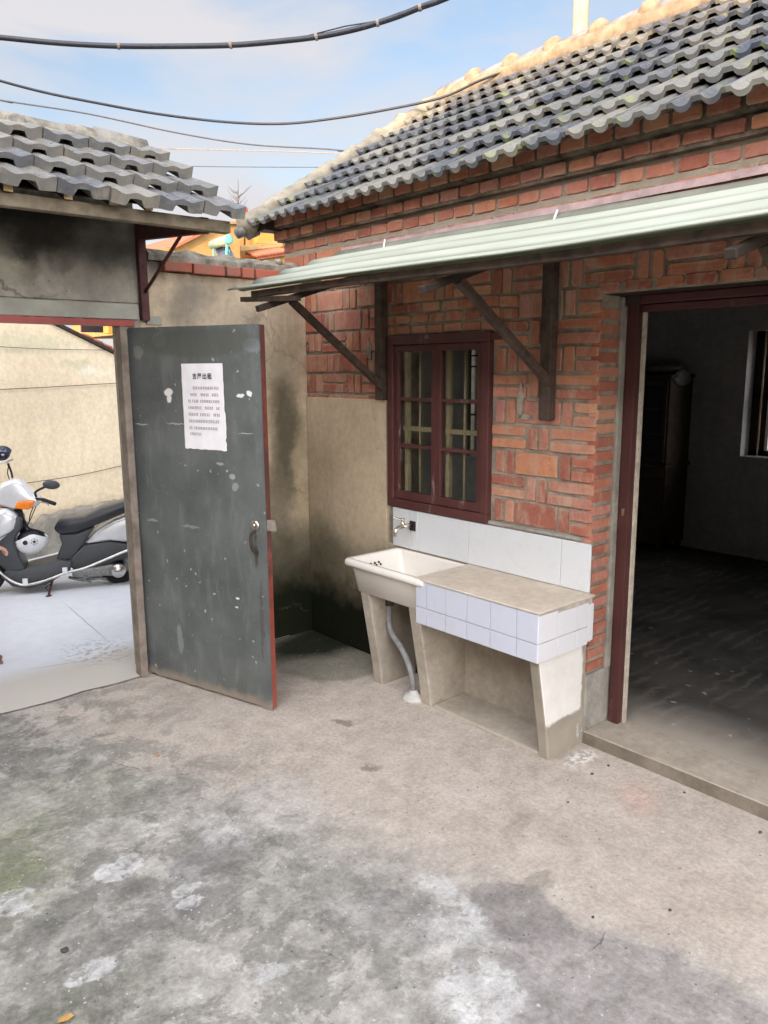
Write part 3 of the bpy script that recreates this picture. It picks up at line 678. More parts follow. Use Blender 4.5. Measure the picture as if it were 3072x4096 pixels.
# interior floor and doorstep
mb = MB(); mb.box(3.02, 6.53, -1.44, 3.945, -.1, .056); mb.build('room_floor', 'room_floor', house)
mb = MB(); mb.box(2.779, 3.02, -1.62, 1.872, -.1, .0565); mb.build('door_step', 'step_cement', house, bevel=.004)
mb = MB(); mb.box(2.775, 2.7785, -1.62, 1.868, -.1, .053); mb.build('step_riser', 'shaded_riser_cement', house)  # darker cement colour carries the shading of the step's front face
# cement render at the foot of the pier and in the reveal
mb = MB()
mb.box(2.774, 2.80, DY1 - .012, 2.46, .0, .30); mb.box(2.776, 3.0, DY1 - .014, DY1 + .03, .056, .318)
mb.box(2.914, 3.0, DY1 - .020, DY1 + .03, .318, 1.938)
mb.build('pier_render', 'old_concrete', house, bevel=.006)
mb = MB(); mb.box(2.771, 2.80, 3.178, 3.912, 0, 1.487); mb.box(2.777, 2.80, 1.90, 3.178, 0, .70); mb.build('plaster_panel', 'panel_plaster', house, bevel=.004)
mb = MB(); mb.box(2.774, 2.80, 1.90, 3.16, .912, .930); mb.build('mortar_ledge', 'old_concrete', house, bevel=.006)
# cement repairs on the brickwork
mb = MB()
def patch(yc, zc, w, h, x=2.781):
    pts = []
    for k in range(22):
        a = 2 * math.pi * k / 22; r = 1 + .55 * mnoise.noise(Vector((math.cos(a) * 2.5, math.sin(a) * 2.5, yc * 9)))
        pts.append((x, yc + w * r * math.cos(a), zc + h * r * math.sin(a)))
    m_ = MB(); m_.prism(pts, (.012, 0, 0)); m_.build('mortar_patch', 'mortar', house)
patch(2.265, 1.50, .020, .075); patch(2.235, 1.435, .045, .012); patch(2.07, 1.93, .012, .09); patch(3.33, 1.75, .022, .05)
# front window
win = MB()
XF0, XF1 = 2.760, 2.83
fw = .046
for ya, yb, za, zb in [(WINY0, WINY1, WINZ1 - fw, WINZ1), (WINY0, WINY1, WINZ0, WINZ0 + .045), (WINY0, WINY0 + fw, WINZ0 + .045, WINZ1 - fw), (WINY1 - fw, WINY1, WINZ0 + .045, WINZ1 - fw)]: win.box(XF0, XF1, ya, yb, za, zb)
win.box(2.768, 2.80, 2.35, WINY0 - .001, 1.78, 1.815)
wo_ = win.build('window', 'window_paint', house, bevel=.004); wo_['label'] = 'maroon painted wooden casement frame beside the plaster panel'
yc = (WINY0 + WINY1) / 2
for ya, yb in ((WINY0 + fw + .002, yc - .001), (yc + .001, WINY1 - fw - .002)):
    za, zb = WINZ0 + .048, WINZ1 - fw - .003
    s_ = MB(); sw = .032
    for a, b, c, d in [(ya, yb, zb - sw, zb), (ya, yb, za, za + sw + .01), (ya, ya + sw, za + sw + .01, zb - sw), (yb - sw, yb, za + sw + .01, zb - sw)]: s_.box(2.772, 2.805, a, b, c, d)
    hh = (zb - sw - za - sw - .01) / 3
    for k in (1, 2): z = za + sw + .01 + hh * k; s_.box(2.776, 2.803, ya + sw, yb - sw, z - .009, z + .009)
    s_.build('sash', 'window_paint', wo_, bevel=.003)
    g_ = MB(); g_.box(2.788, 2.791, ya + sw, yb - sw, za + sw, zb - sw); g_.build('glass', 'glass', wo_)
mb = MB()
for k in range(6):
    y = WINY0 + .095 + k * .106; mb.tube([(2.818, y, WINZ0), (2.818, y, WINZ1)], .0075, 6)
for z in (1.34,): mb.box(2.812, 2.826, WINY0, WINY1, z - .012, z + .012)
for y in (WINY0 + .08, yc + .036, WINY1 - .11, yc - .058): mb.box(2.81, 2.835, y, y + .022, WINZ0, WINZ1)
mb.build('window_bars', 'bar_wood', wo_)
# door frame
df = MB()
df.box(2.945, 3.0, 1.792, 1.842, .057, 1.905)
df.box(2.935, 3.0, DY0, 1.846, 1.906, 1.94)
df.box(2.962, 3.005, DY0 + .0, 1.786, 1.875, 1.904)
dfo = df.build('door_frame', 'door_frame_paint', house, bevel=.004)
mb = MB(); mb.box(2.978, 3.0, 1.780, 1.7905, .057, 1.874); mb.build('stop_strip', 'light_stop', dfo)
mb = MB(); mb.box(2.93, 3.02, 1.78, 1.88, 1.90, 1.943); mb.build('lintel_end', 'dark_wood', dfo)
mb = MB(); mb.box(2.939, 2.945, 1.808, 1.82, 1.02, 1.05); mb.build('strike_plate', 'brass_steel', dfo)
# dark gap and timber lintel over the door
mb = MB(); mb.box(2.81, 3.0, DY0 - .1, 1.93, 1.9415, 1.9465); mb.build('door_lintel', 'dark_wood', house)

# --- roof tiles
def tiles(mb, O, U, V, N, nu, nv, w, pitch, prof_top, prof_bot, k=9, jit=.004, seedo=0, lap=1.22, lift=.030, skip=None, mi=0):
    for r in range(nv):
        for c in range(nu):
            if skip and skip(c, r): continue
            j = lambda a: rnd.uniform(-a, a)
            sh = mnoise.noise(Vector((c * .35, r * .7, seedo))) * .008
            vs_ = []
            tl = j(.010); dv = j(.010)
            for e in (0, 1):
                for sgn in (0, 1):
                    for i in range(k):
                        u = i / (k - 1)
                        pn = (prof_top(u) if sgn == 0 else (prof_bot(u) if e == 0 else prof_top(u) - .012))
                        nn = pn + (lift + tl * (u - .5) if e == 0 else 0) + sh
                        vv = r * pitch + (dv if e == 0 else pitch * lap)
                        vs_.append(O + U * (c * w + u * (w - .004) + j(.0006)) + V * vv + N * nn)
            f = []
            for i in range(k - 1):
                f.append((i, i + 1, 2 * k + i + 1, 2 * k + i))
                f.append((k + i, 3 * k + i, 3 * k + i + 1, k + i + 1))  # underside
                f.append((i, k + i, k + i + 1, i + 1))                  # front
            f += [(0, 2 * k, 3 * k, k), (k - 1, 2 * k - 1, 4 * k - 1, 3 * k - 1)]
            mb.add(vs_, f, mi, False)
# house roof
E0 = Vector((2.575, 4.165, 2.487)); Vv = Vector((1.672, 0, 1.048)).normalized(); U_ = Vector((0, -1, 0)); Nn = Vector((-Vv.z, 0, Vv.x))
def pt(u):
    q = abs(((u * 2) % 1.0) - .5) / .30
    return -.021 * math.sqrt(max(0, 1 - q * q)) if u < .999 else 0.0
def pb(u): return pt(u) * 1.1 - .018
mb = MB(); tiles(mb, E0, U_, Vv, Nn, 28, 8, .2055, .2455, pt, pb, k=25, seedo=3, lift=.040, jit=.006)
roof = mb.build('roof', 'roof_tile', house, recalc=False)
mb = MB()
mb.prism([(2.72, 4.22, 2.545), (4.257, 4.22, 3.500), (6.95, 4.22, 2.16), (6.95, 4.22, 2.13), (4.257, 4.22, 3.46), (2.72, 4.22, 2.51)], (0, -5.80, 0)); mb.build('roof_deck', 'deck_wood', house)
mb = MB(); mb.prism([(4.257, 4.27, 3.55), (6.98, 4.27, 2.19), (6.98, 4.27, 2.162), (4.257, 4.27, 3.508)], (0, -5.85, 0)); mb.build('rear_slope', 'roof_tile', house)
# verge: rolled mortar over the last tiles
mb = MB(); pts = []; rs = []
for i in range(40):
    s = i / 39; p = E0 + Vector((0, .055, 0)) + Vv * (1.98 * s) + Nn * .008
    pts.append(p + Vector((0, .006 * math.sin(i * 1.9), 0))); rs.append(.058 + .006 * math.sin(i * 1.1) + (.012 if i % 5 == 0 else 0))
mb.tube(pts, rs, 12); mb.build('verge', 'verge_mortar', house)
mb = MB(); mb.tube([E0 + Vector((-.03, .11, -.03)), E0 + Vector((.02, .10, -.005)), E0 + Vector((.10, .09, .03))], [.030, .034, .03], 10); mb.tube([E0 + Vector((.03, .09, -.035)), E0 + Vector((.1, .08, .0))], [.03, .03], 10); mb.build('verge_end_tile', 'roof_tile', house)
# ridge: half round tiles bedded in mortar
mb = MB(); y = 4.24; k = 0
while y > -1.5:
    ln = .36; a = Vector((4.262, y, 3.56)); b = Vector((4.262, y - ln, 3.565))
    mb.tube([a, b], [.070, .080], 14, mi=0); y -= ln - .03
ro = mb.build('ridge_tiles', 'ridge_tile', roof)
mb = MB(); pts = []; rs = []
for i in range(150):
    y = 4.24 - i * 5.78 / 149; pts.append((4.257 - .030 + .010 * mnoise.noise(Vector((0, y * 5, 1))), y, 3.530 + .010 * mnoise.noise(Vector((3, y * 4, 1)))))
    rs.append(.072 + .008 * mnoise.noise(Vector((7, y * 9, 1))))
mb.tube(pts, rs, 10)
y = 3.92
while y > -1.4:
    mb.tube([(4.235, y + .05, 3.565), (4.24, y + .02, 3.578), (4.245, y - .02, 3.582), (4.245, y - .06, 3.57)], [.05, .075, .08, .05], 12); y -= .33
mb.build('ridge_mortar', 'ridge_mortar', roof)

# ------------------------------------------------------------------ awning
aw = thing('awning', (WX, 2.0, 2.1), 'pale green corrugated sheet awning on dark timber brackets over the window and doorway', 'awning')
def sag(y): return .022 * max(0, min(1, (y - 1.2) / 2.2)) ** 1.3 + .003 * math.sin(y * 3.1)
def sheet(ya, yb, xa, xb, dz, name, amp=.017, per=.165):
    m_ = MB(); nyy = 40; nxx = 72
    for j in range(nyy + 1):
        y = ya + (yb - ya) * j / nyy
        for i in range(nxx + 1):
            x = xa + (xb - xa) * i / nxx
            ph = 2 * math.pi * (x - 1.985) / per
            w_ = math.cos(ph)
            z = 2.0 + sag(y) + (x - 1.97) * .345 + amp * w_ + dz + .003 * mnoise.noise(Vector((x * 6, y * 2, 1)))
            m_.v.append((x, y + .012 * math.sin(x * 9), z))
    for j in range(nyy):
        for i in range(nxx): a = j * (nxx + 1) + i; m_.f.append((a, a + 1, a + nxx + 2, a + nxx + 1)); m_.mi.append(0); m_.sm.append(True)
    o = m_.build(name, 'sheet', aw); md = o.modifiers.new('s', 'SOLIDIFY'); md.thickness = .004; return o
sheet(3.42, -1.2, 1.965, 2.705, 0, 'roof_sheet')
mb = MB()
pl = []
for i in range(30):
    y = 3.46 - i * 4.6 / 29; pl.append((y, .004 * mnoise.noise(Vector((y * 3, 1, 1)))))
vs_ = []
for y, d in pl: vs_ += [(2.700, y, 2.268 + d), (2.78, y, 2.300 + d), (2.78, y, 2.312 + d), (2.705, y, 2.296 + d)]
fs = []
for i in range(len(pl) - 1):
    for k in range(4): fs.append((i * 4 + k, i * 4 + (k + 1) % 4, (i + 1) * 4 + (k + 1) % 4, (i + 1) * 4 + k))
mb.add(vs_, fs); mb.add([vs_[0], vs_[1], vs_[2], vs_[3]], [(0, 1, 2, 3)]); mb.build('wall_flashing', 'pink_film', aw)
for y, zb_ in ((3.195, 1.487), (2.097, 1.427), (.98, 1.43)):
    mb = MB(); mb.box(2.734, 2.783, y - .027, y + .029, zb_, 2.185); mb.build('wall_post', 'awning_wood', aw, bevel=.006)
    yr = y - .02
    mb = MB(); mb.bar((2.745, yr, 2.165), (1.985, yr, 1.928), .034, .028); mb.build('rafter', 'dark_wood', aw, bevel=.004)
    mb = MB(); mb.bar((2.76, yr, 1.545 if y > 3 else 1.575), (2.175, yr, 1.975), .034, .034, up=(0, 1, 0)); mb.build('brace', 'awning_wood', aw, bevel=.005)
for xx, zz, ye in ((2.035, 1.985, 3.28), (2.36, 2.094, 3.30), (2.68, 2.206, 3.38)):
    mb = MB(); pts = [(xx, ye - i * 4.4 / 12, zz + .004 + sag(ye - i * 4.4 / 12) * .8) for i in range(13)]
    for a, b in zip(pts, pts[1:]): mb.bar(a, b, .034, .028)
    mb.build('purlin', 'awning_wood', aw)
mb = MB(); mb.bar((2.02, 3.36, 1.985), (2.06, 2.95, 1.965), .03, .022); mb.build('batten', 'awning_wood', aw)
for px_, py_ in (((1540, 958), (1532, 1010)), ((2230, 840), (2213, 888))):
    a = onx(*px_, 2.62); b = onx(*py_, 2.60)
    for q in (0,): mb = MB(); mb.tube([a, b, b + Vector((-.05, -.01, -.02)), b + Vector((-.12, .02, -.035)), b + Vector((-.20, .04, -.07))], .005, 6); mb.build('tie_wire', 'white_plastic', aw)

# ------------------------------------------------------------------ washing counter
ct = thing('washing_counter', (2.6, 2.2, 0), 'white tiled washing counter with cement top under the maroon window', 'counter')
def leg(y0, y1, xt, name='leg', mat='counter_cement'):
    m_ = MB(); m_.prism([(xt, y0, .52), (2.783, y0, .52), (2.783, y0, -.01), (2.534, y0, -.01), (2.520, y0, .10)], (0, y1 - y0, 0)); return m_.build(name, mat, ct, bevel=.008)
l1 = leg(1.861, 1.915, 2.435, mat='leg_paint'); l1['label'] = 'end leg with torn white paint'
leg(2.575, 2.65, 2.445)
leg(2.945, 3.015, 2.445)
mb = MB(); mb.box(2.7705, 2.7765, 1.916, 2.574, .0, .665); mb.build('back_panel', 'counter_cement', ct)
mb = MB(); mb.box(2.54, 2.78, 1.915, 2.575, -.01, .012); mb.build('base', 'counter_cement', ct, bevel=.01)
mb = MB(); mb.box(2.395, 2.783, 1.829, 2.56, .6845, .694); mb.build('counter_top', 'screed_top', ct, bevel=.003)
mb = MB()
mb.box(2.406, 2.436, 1.838, 2.545, .480, .6835, 1); mb.box(2.436, 2.782, 1.842, 1.858, .480, .6835, 1)
ys = [1.8355]
wts = [.108, .142, .135, .13, .125, .07]
for w_ in wts: ys.append(ys[-1] + w_)
for i in range(6):
    for za, zb in ((.478, .557), (.560, .683)): mb.box(2.399 + rnd.uniform(0, .0012), 2.407, ys[i] + .001, ys[i + 1] - .0012, za, zb, 0)
xs = [2.4005, 2.53, 2.665, 2.745]
for i in range(3):
    for za, zb in ((.478, .557), (.560, .664 + .012 * (i == 0))): mb.box(xs[i] + .001, xs[i + 1] - .0012, 1.8325 + rnd.uniform(0, .001), 1.842, za, zb, 2)
mb.box(2.745, 2.782, 1.833, 1.842, .49, .655, 2)
mb.build('tiled_apron', ['apron_tile', 'grout', 'apron_tile_side'], ct, bevel=.0015)
# splashback tiles
mb = MB(); mb.box(2.776, 2.785, 1.856, 3.118, .697, .909, 1)
for a, b in ((1.852, 2.003), (2.0045, 2.558), (2.5595, 2.921), (2.9225, 2.983), (2.9845, 3.12)): mb.box(2.768, 2.777, a, b, .697, .910, 0)
mb.build('splashback', ['glazed_white', 'grout'], ct, bevel=.0025)
# ceramic sink
sk_ = thing('sink', (2.58, 2.77, .5), 'cream ceramic wash basin resting on cement legs left of the tiled counter', 'sink')
def rr(x0, x1, y0, y1, r, z, n=5):
    out = []
    for cx_, cy_, a0 in ((x1 - r, y1 - r, 0), (x0 + r, y1 - r, 90), (x0 + r, y0 + r, 180), (x1 - r, y0 + r, 270)):
        for i in range(n): a = R_(a0 + 90 * i / (n - 1)); out.append((cx_ + r * math.cos(a), cy_ + r * math.sin(a), z))
    return out
rings = [rr(2.462, 2.74, 2.545, 3.03, .03, .512), rr(2.444, 2.755, 2.525, 3.05, .035, .519), rr(2.422, 2.765, 2.508, 3.066, .035, .640), rr(2.417, 2.768, 2.503, 3.070, .035, .648), rr(2.394, 2.768, 2.490, 3.084, .03, .657), rr(2.388, 2.768, 2.486, 3.088, .03, .668), rr(2.390, 2.768, 2.487, 3.087, .03, .684),
         rr(2.396, 2.764, 2.493, 3.08, .03, .692), rr(2.418, 2.75, 2.52, 3.055, .03, .692), rr(2.426, 2.745, 2.528, 3.047, .03, .684), rr(2.45, 2.735, 2.55, 3.01, .035, .565), rr(2.48, 2.715, 2.58, 2.98, .035, .545)]
mb = MB(); n_ = len(rings[0]); vs_ = [p for r in rings for p in r]
fs = [(i * n_ + k, i * n_ + (k + 1) % n_, (i + 1) * n_ + (k + 1) % n_, (i + 1) * n_ + k) for i in range(len(rings) - 1) for k in range(n_)]
fs += [tuple(range(n_))[::-1], tuple((len(rings) - 1) * n_ + k for k in range(n_))]
mb.add(vs_, fs, 0, True); mb.build('basin', 'basin_glaze', sk_)
mb = MB()
for i in range(3):
    for q in range(2):
        mb.lathe([(.0055, -.004), (.0055, .004)], (2.53 + i * .028 + q * .014, 3.027 + q * .003, .648 - q * .014), (0, 1, .35), 10)
mb.build('overflow_holes', 'rust_steel', sk_)
mb = MB(); mb.lathe([(.022, 0), (.022, .004)], (2.6, 2.78, .545)); mb.build('plughole', 'steel', sk_)
pp = [onx(1558, 2405, 2.58), onx(1557, 2480, 2.57), onx(1565, 2530, 2.56), onx(1604, 2590, 2.54), onx(1632, 2650, 2.53), onx(1648, 2710, 2.52), onz(1656, 2785, .0)]
mb = MB(); 
def smooth(pts, n=6):
    out = []
    P = [pts[0]] + list(pts) + [pts[-1]]
    for i in range(1, len(P) - 2):
        for k in range(n):
            t_ = k / n; a, b, c, d = (Vector(P[i - 1]), Vector(P[i]), Vector(P[i + 1]), Vector(P[i + 2]))
            out.append(.5 * ((2 * b) + (-a + c) * t_ + (2 * a - 5 * b + 4 * c - d) * t_ ** 2 + (-a + 3 * b - 3 * c + d) * t_ ** 3))
    out.append(Vector(P[-1])); return out
mb.tube(smooth(pp), .0155, 12); mb.build('waste_pipe', 'pale_hose', sk_)
mb = MB(); mb.lathe([(.024, 0), (.024, .035), (.02, .04)], tuple(pp[0] + Vector((0, 0, -.02)))); mb.build('waste_nut', 'pebble', sk_)
mb = MB(); c0 = onz(1656, 2795, 0)
prof = [(.060, -.002), (.058, .014), (.048, .018), (.045, .028), (.024, .030), (.020, .045)]; mb.lathe(prof, (c0.x, c0.y, 0), seg=22, sc=(1, 1.05))
solo(mb, 'drain_collar', 'collar_white', 'lumpy white mortar ring on the floor round the end of the waste pipe', 'drain')
# tap
tp = thing('tap', (2.77, 2.96, .83), 'small chromed lever tap on the white splashback above the basin', 'tap')
ty, tz = 2.965, .832
mb = MB(); mb.tube([(2.768, ty, tz), (2.725, ty, tz), (2.70, ty, tz + .002)], [.013, .012, .012], 12); mb.tube([(2.705, ty, tz), (2.665, ty, tz - .002), (2.648, ty, tz - .015), (2.645, ty, tz - .045)], [.010, .009, .009, .011], 12); mb.tube([(2.700, ty, tz), (2.700, ty, tz + .03)], [.012, .010], 12); mb.build('body', 'brass_steel', tp)
mb = MB(); mb.ell((2.700, ty, tz + .038), (.012, .012, .008)); mb.tube([(2.700, ty, tz + .038), (2.675, ty + .012, tz + .044), (2.65, ty + .02, tz + .052)], [.007, .006, .007], 10); mb.build('lever', 'brass_steel', tp)
mb = MB(); mb.box(2.764, 2.7675, ty - .028, ty + .016, tz - .03, tz + .022); mb.build('hole_patch', 'dark_wood', tp)

# ------------------------------------------------------------------ courtyard wall beside the gate
cw = thing('courtyard_wall', (2.3, 4.0, 0), 'stained beige plastered yard wall with red brick coping between gate and house', 'wall')
mb = MB(); mb.box(1.745, 2.784, WY, 4.10, -.05, 2.153); mb.box(2.784, 3.4, 4.14, 4.24, -.05, 2.10); mb.build('plastered_wall', 'wall_plaster', cw)
mb = MB(); x = 1.875
for w_ in (.155, .185, .085, .075, .20):
    mb.box(x, x + w_, WY - .04 - rnd.uniform(0, .008), WY + .10, 2.157 + rnd.uniform(-.003, .003), 2.208); x += w_ + .013
mb.build('coping_bricks', 'coping_brick', cw, bevel=.005)
mb = MB(); nn = 46; vs_ = []
for i in range(nn + 1):
    x = 1.80 + (2.783 - 1.80) * i / nn
    a = mnoise.noise(Vector((x * 9, 1, 0))); b = mnoise.noise(Vector((x * 23, 5, 0))); h = 2.272 + .014 * a + .008 * b - .02 * max(0, (x - 2.6) * 4)
    vs_ += [(x, WY - .022 + .008 * b, 2.209), (x, WY - .025 + .010 * a, 2.238), (x, WY + .005 + .01 * b, h - .006), (x, WY + .05, h + .006 * a), (x, WY + .13, h - .02), (x, WY + .17, 2.21)]
fs = [(i * 6 + k, i * 6 + k + 1, i * 6 + k + 7, i * 6 + k + 6) for i in range(nn) for k in range(5)] + [(0, 1, 2, 3, 4, 5)]
mb.add(vs_, fs, 0, False); mb.box(1.80, 2.783, WY + .02, WY + .16, 2.154, 2.209)
mb.ell((2.60, WY, 2.262), (.028, .03, .02), 10, 7); mb.ell((2.70, WY + .02, 2.24), (.07, .04, .03), 12, 7)
mb.build('coping_mortar', 'coping_mortar', cw)
mb = MB(); mb.box(1.775, 1.86, WY - .012, WY + .001, 1.885, 1.93); mb.build('cement_block', 'lintel_cement', cw, bevel=.003)

# ------------------------------------------------------------------ gate
gt = thing('gateway', (.9, 4.0, 0), 'sooty cement gateway with small grey tiled roof and red painted lintel edge', 'gateway')
mb = MB(); mb.box(-2.6, 1.744, WY, 4.12, 1.99, 2.76); mb.box(-2.6, .45, WY, 4.12, -.05, 1.99)
mb.box(.451, 1.744, WY + .002, 4.118, 1.93, 1.989); mb.box(1.7441, 1.80, WY + .012, 4.10, 2.1535, 2.42); mb.build('wall', 'gate_plaster', gt, bevel=.004)
mb = MB(); nn = 50; vs_ = []
mb.box(.43, 1.735, WY - .016, 4.10, 1.906, 1.985); mb.build('lintel', 'lintel_cement', gt, bevel=.006)
mb = MB(); vs_ = []
for i in range(nn + 1):
    x = .45 + (1.705 - .45) * i / nn; e = .010 * abs(mnoise.noise(Vector((x * 11, 3, 0)))) + .004 * mnoise.noise(Vector((x * 31, 3, 0)))
    vs_ += [(x, WY - .022, 1.874), (x, WY - .022, 1.903 + e), (x, WY + .06, 1.903), (x, WY + .06, 1.874)]
mb.add(vs_, [(i * 4 + k, i * 4 + (k + 1) % 4, i * 4 + 4 + (k + 1) % 4, i * 4 + 4 + k) for i in range(nn) for k in range(4)] + [(0, 1, 2, 3), (nn * 4, nn * 4 + 1, nn * 4 + 2, nn * 4 + 3)]); mb.build('lintel_trim', 'red_trim', gt)
mb = MB(); mb.prism([(1.626, WY - .02, 1.873), (1.664, WY - .02, 1.873), (1.660, WY - .02, .0), (1.618, WY - .02, .0)], (0, .07, 0)); mb.build('gate_post', 'post_wood', gt, bevel=.004)
mb = MB(); mb.box(.45, .51, WY - .02, WY + .07, 0, 1.873); mb.build('gate_post', 'post_wood', gt, bevel=.004)
mb = MB(); mb.box(1.668, 1.744, WY + .03, 4.10, -.05, 1.93); mb.box(1.668, 1.744, WY, WY + .03, 1.86, 1.93); mb.build('jamb', 'gate_plaster', gt)
# roof
GO = Vector((1.885, 3.10, 2.305)); GV = Vector((0, .93, .480)).normalized(); GU = Vector((-1, 0, 0)); GN = Vector((0, -GV.z, GV.y))
def gpt(u): return -.0125 * math.sin(2 * math.pi * u) ** 2 + .003 * math.cos(2 * math.pi * u)
def gpb(u): return -.052 + (.026 if .36 < u < .68 else 0) - .004 * math.sin(2 * math.pi * u) ** 2
mb = MB(); tiles(mb, GO, GU, GV, GN, 22, 4, .200, .262, gpt, gpb, k=17, seedo=9, lift=.050, jit=.008)
groof = mb.build('roof', 'gate_tile', gt, recalc=False)
mb = MB(); mb.prism([(1.86, 4.03, 2.77), (1.86, 3.12, 2.283), (1.86, 3.12, 2.272), (1.86, 4.03, 2.757)], (-1.2, 0, 0)); 
mb.v = []; mb.f = []; mb.mi = []; mb.sm = []
mb.prism([(1.50, 4.03, 2.752), (1.50, 3.23, 2.336), (1.50, 3.23, 2.330), (1.50, 4.03, 2.744)], (-4.1, 0, 0)); mb.prism([(1.87, 4.06, 2.765), (1.87, 4.95, 2.30), (1.87, 4.95, 2.27), (1.87, 4.06, 2.735)], (-4.4, 0, 0)); mb.build('roof_deck', 'deck_wood', gt)
mb = MB(); pts = []; rs = []
for i in range(90):
    x = 1.86 - i * 4.3 / 89; pts.append((x, 4.05 + .01 * mnoise.noise(Vector((x * 6, 0, 0))), 2.772 + .012 * mnoise.noise(Vector((x * 8, 2, 0)))))
    rs.append(.058 + .010 * mnoise.noise(Vector((x * 14, 7, 0))))
mb.tube(pts, rs, 10)
for i in range(60):
    x = 1.3 - rnd.uniform(0, 2.6); mb.ell((x, 3.98 + rnd.uniform(-.05, .03), 2.772 + rnd.uniform(-.03, .03)), (rnd.uniform(.03, .07), rnd.uniform(.02, .04), rnd.uniform(.015, .035)), 8, 6)
mb.build('ridge', 'gate_ridge_mortar', groof)
mb = MB(); mb.tube([(1.885, 4.05, 2.775), (1.62, 4.05, 2.785)], [.052, .058], 12); mb.build('ridge_tile', 'gate_tile', groof)
mb = MB(); mb.box(-2.6, 1.862, 3.175, 3.225, 2.250, 2.300); mb.build('eave_beam', 'beam_wood', gt, bevel=.004)
for x in (1.742, 1.47, 1.32, 1.145, .93, .70):
    if x < 1.5:
        mb = MB(); a = Vector((x, 3.155, 2.308)); mb.bar(a, a + Vector((0, .80, .405)), .032, .026, mi=0); mb.add([(x - .016, 3.148, 2.296), (x + .016, 3.148, 2.296), (x + .016, 3.148, 2.320), (x - .016, 3.148, 2.320)], [(0, 1, 2, 3)], 1); mb.build('rafter', ['deck_wood', 'cut_wood'], gt)
mb = MB()
mb.box(1.742, 1.782, 3.88, 3.915, 1.903, 2.37); mb.build('steel_post', 'rust_steel', gt)
mb = MB(); mb.prism([(1.745, 3.915, 2.30), (1.745, 3.915, 2.40), (1.745, 3.22, 2.312), (1.745, 3.22, 2.245)], (.034, 0, 0)); mb.build('steel_arm', 'rust_steel', gt)
mb = MB(); mb.tube([(1.765, 3.885, 2.045), (1.765, 3.42, 2.29)], .0085, 8); mb.build('stay_rod', 'rust_steel', gt)

# ------------------------------------------------------------------ door leaf
H0 = Vector((1.673, 3.93, 0)); D0 = (Vector((1.915, 3.07, 0)) - H0).normalized(); NF = Vector((D0.y, -D0.x, 0))      # NF faces the yard
if NF.dot(-H0) < 0: NF = -NF
def dp_(u, z, off=0): return H0 + D0 * u + NF * off + Vector((0, 0, z))
dr = thing('gate_door', tuple(H0), 'open grey sheet metal gate door with red painted edge', 'door')
mb = MB(); nn = 30; vs_ = []
for i in range(nn + 1):
    u = .903 * i / nn; zt = 1.866 - .012 * i / nn; zb = .012 + .006 * mnoise.noise(Vector((u * 14, 0, 0))) + (.0 if u < .8 else -.012 * (u - .8) / .1)
    vs_ += [dp_(u, zb, 0), dp_(u, zt, 0), dp_(u, zt, -.006), dp_(u, zb, -.006)]
mb.add(vs_, [(i * 4 + k, i * 4 + (k + 1) % 4, i * 4 + 4 + (k + 1) % 4, i * 4 + 4 + k) for i in range(nn) for k in range(4)] + [(0, 1, 2, 3), (nn * 4, nn * 4 + 1, nn * 4 + 2, nn * 4 + 3)]); mb.build('metal_sheet', 'door_sheet', dr)
mb = MB()
mb.hexa([dp_(.868, .01, -.0065), dp_(.898, .01, -.0065), dp_(.898, .01, -.042), dp_(.868, .01, -.042), dp_(.868, 1.852, -.0065), dp_(.898, 1.852, -.0065), dp_(.898, 1.852, -.042), dp_(.868, 1.852, -.042)])
for z in (.03, .95, 1.80): mb.hexa([dp_(.005, z, -.007), dp_(.866, z, -.007), dp_(.866, z, -.041), dp_(.005, z, -.041), dp_(.005, z + .05, -.007), dp_(.866, z + .05, -.007), dp_(.866, z + .05, -.041), dp_(.005, z + .05, -.041)])
mb.hexa([dp_(.004, .0, -.007), dp_(.04, .0, -.007), dp_(.04, .0, -.04), dp_(.004, .0, -.04), dp_(.004, 1.86, -.007), dp_(.04, 1.86, -.007), dp_(.04, 1.86, -.04), dp_(.004, 1.86, -.04)])
mb.build('edge_frame', 'door_edge_paint', dr)
c0 = dp_(.838, .927, 0); mb = MB(); mb.lathe([(.026, 0), (.026, .004), (.021, .010), (.012, .013), (.011, .010)], tuple(c0), tuple(NF), 20); mb.lathe([(.010, .009), (.010, .016)], tuple(c0), tuple(NF), 12); mb.build('lock', 'brass_steel', dr)
mb = MB(); mb.tube(smooth([dp_(.832, .893, .002), dp_(.832, .885, .025), dp_(.836, .85, .034), dp_(.842, .812, .028), dp_(.846, .795, .002)]), .0075, 8); mb.build('handle', 'deck_wood', dr)
mb = MB(); b0 = dp_(.90, .90, -.02); mb.hexa([dp_(.899, .905, -.01), dp_(.945, .905, -.01), dp_(.945, .905, -.03), dp_(.899, .905, -.03), dp_(.899, .955, -.01), dp_(.935, .955, -.01), dp_(.935, .955, -.03), dp_(.899, .955, -.03)]); mb.build('latch_plate', 'pebble_pale', dr)
# hinges
for z in (.35, 1.50):
    mb = MB(); mb.tube([dp_(-.008, z, .002), dp_(-.008, z + .08, .002)], .008, 8); mb.build('hinge', 'rust_steel', dr)
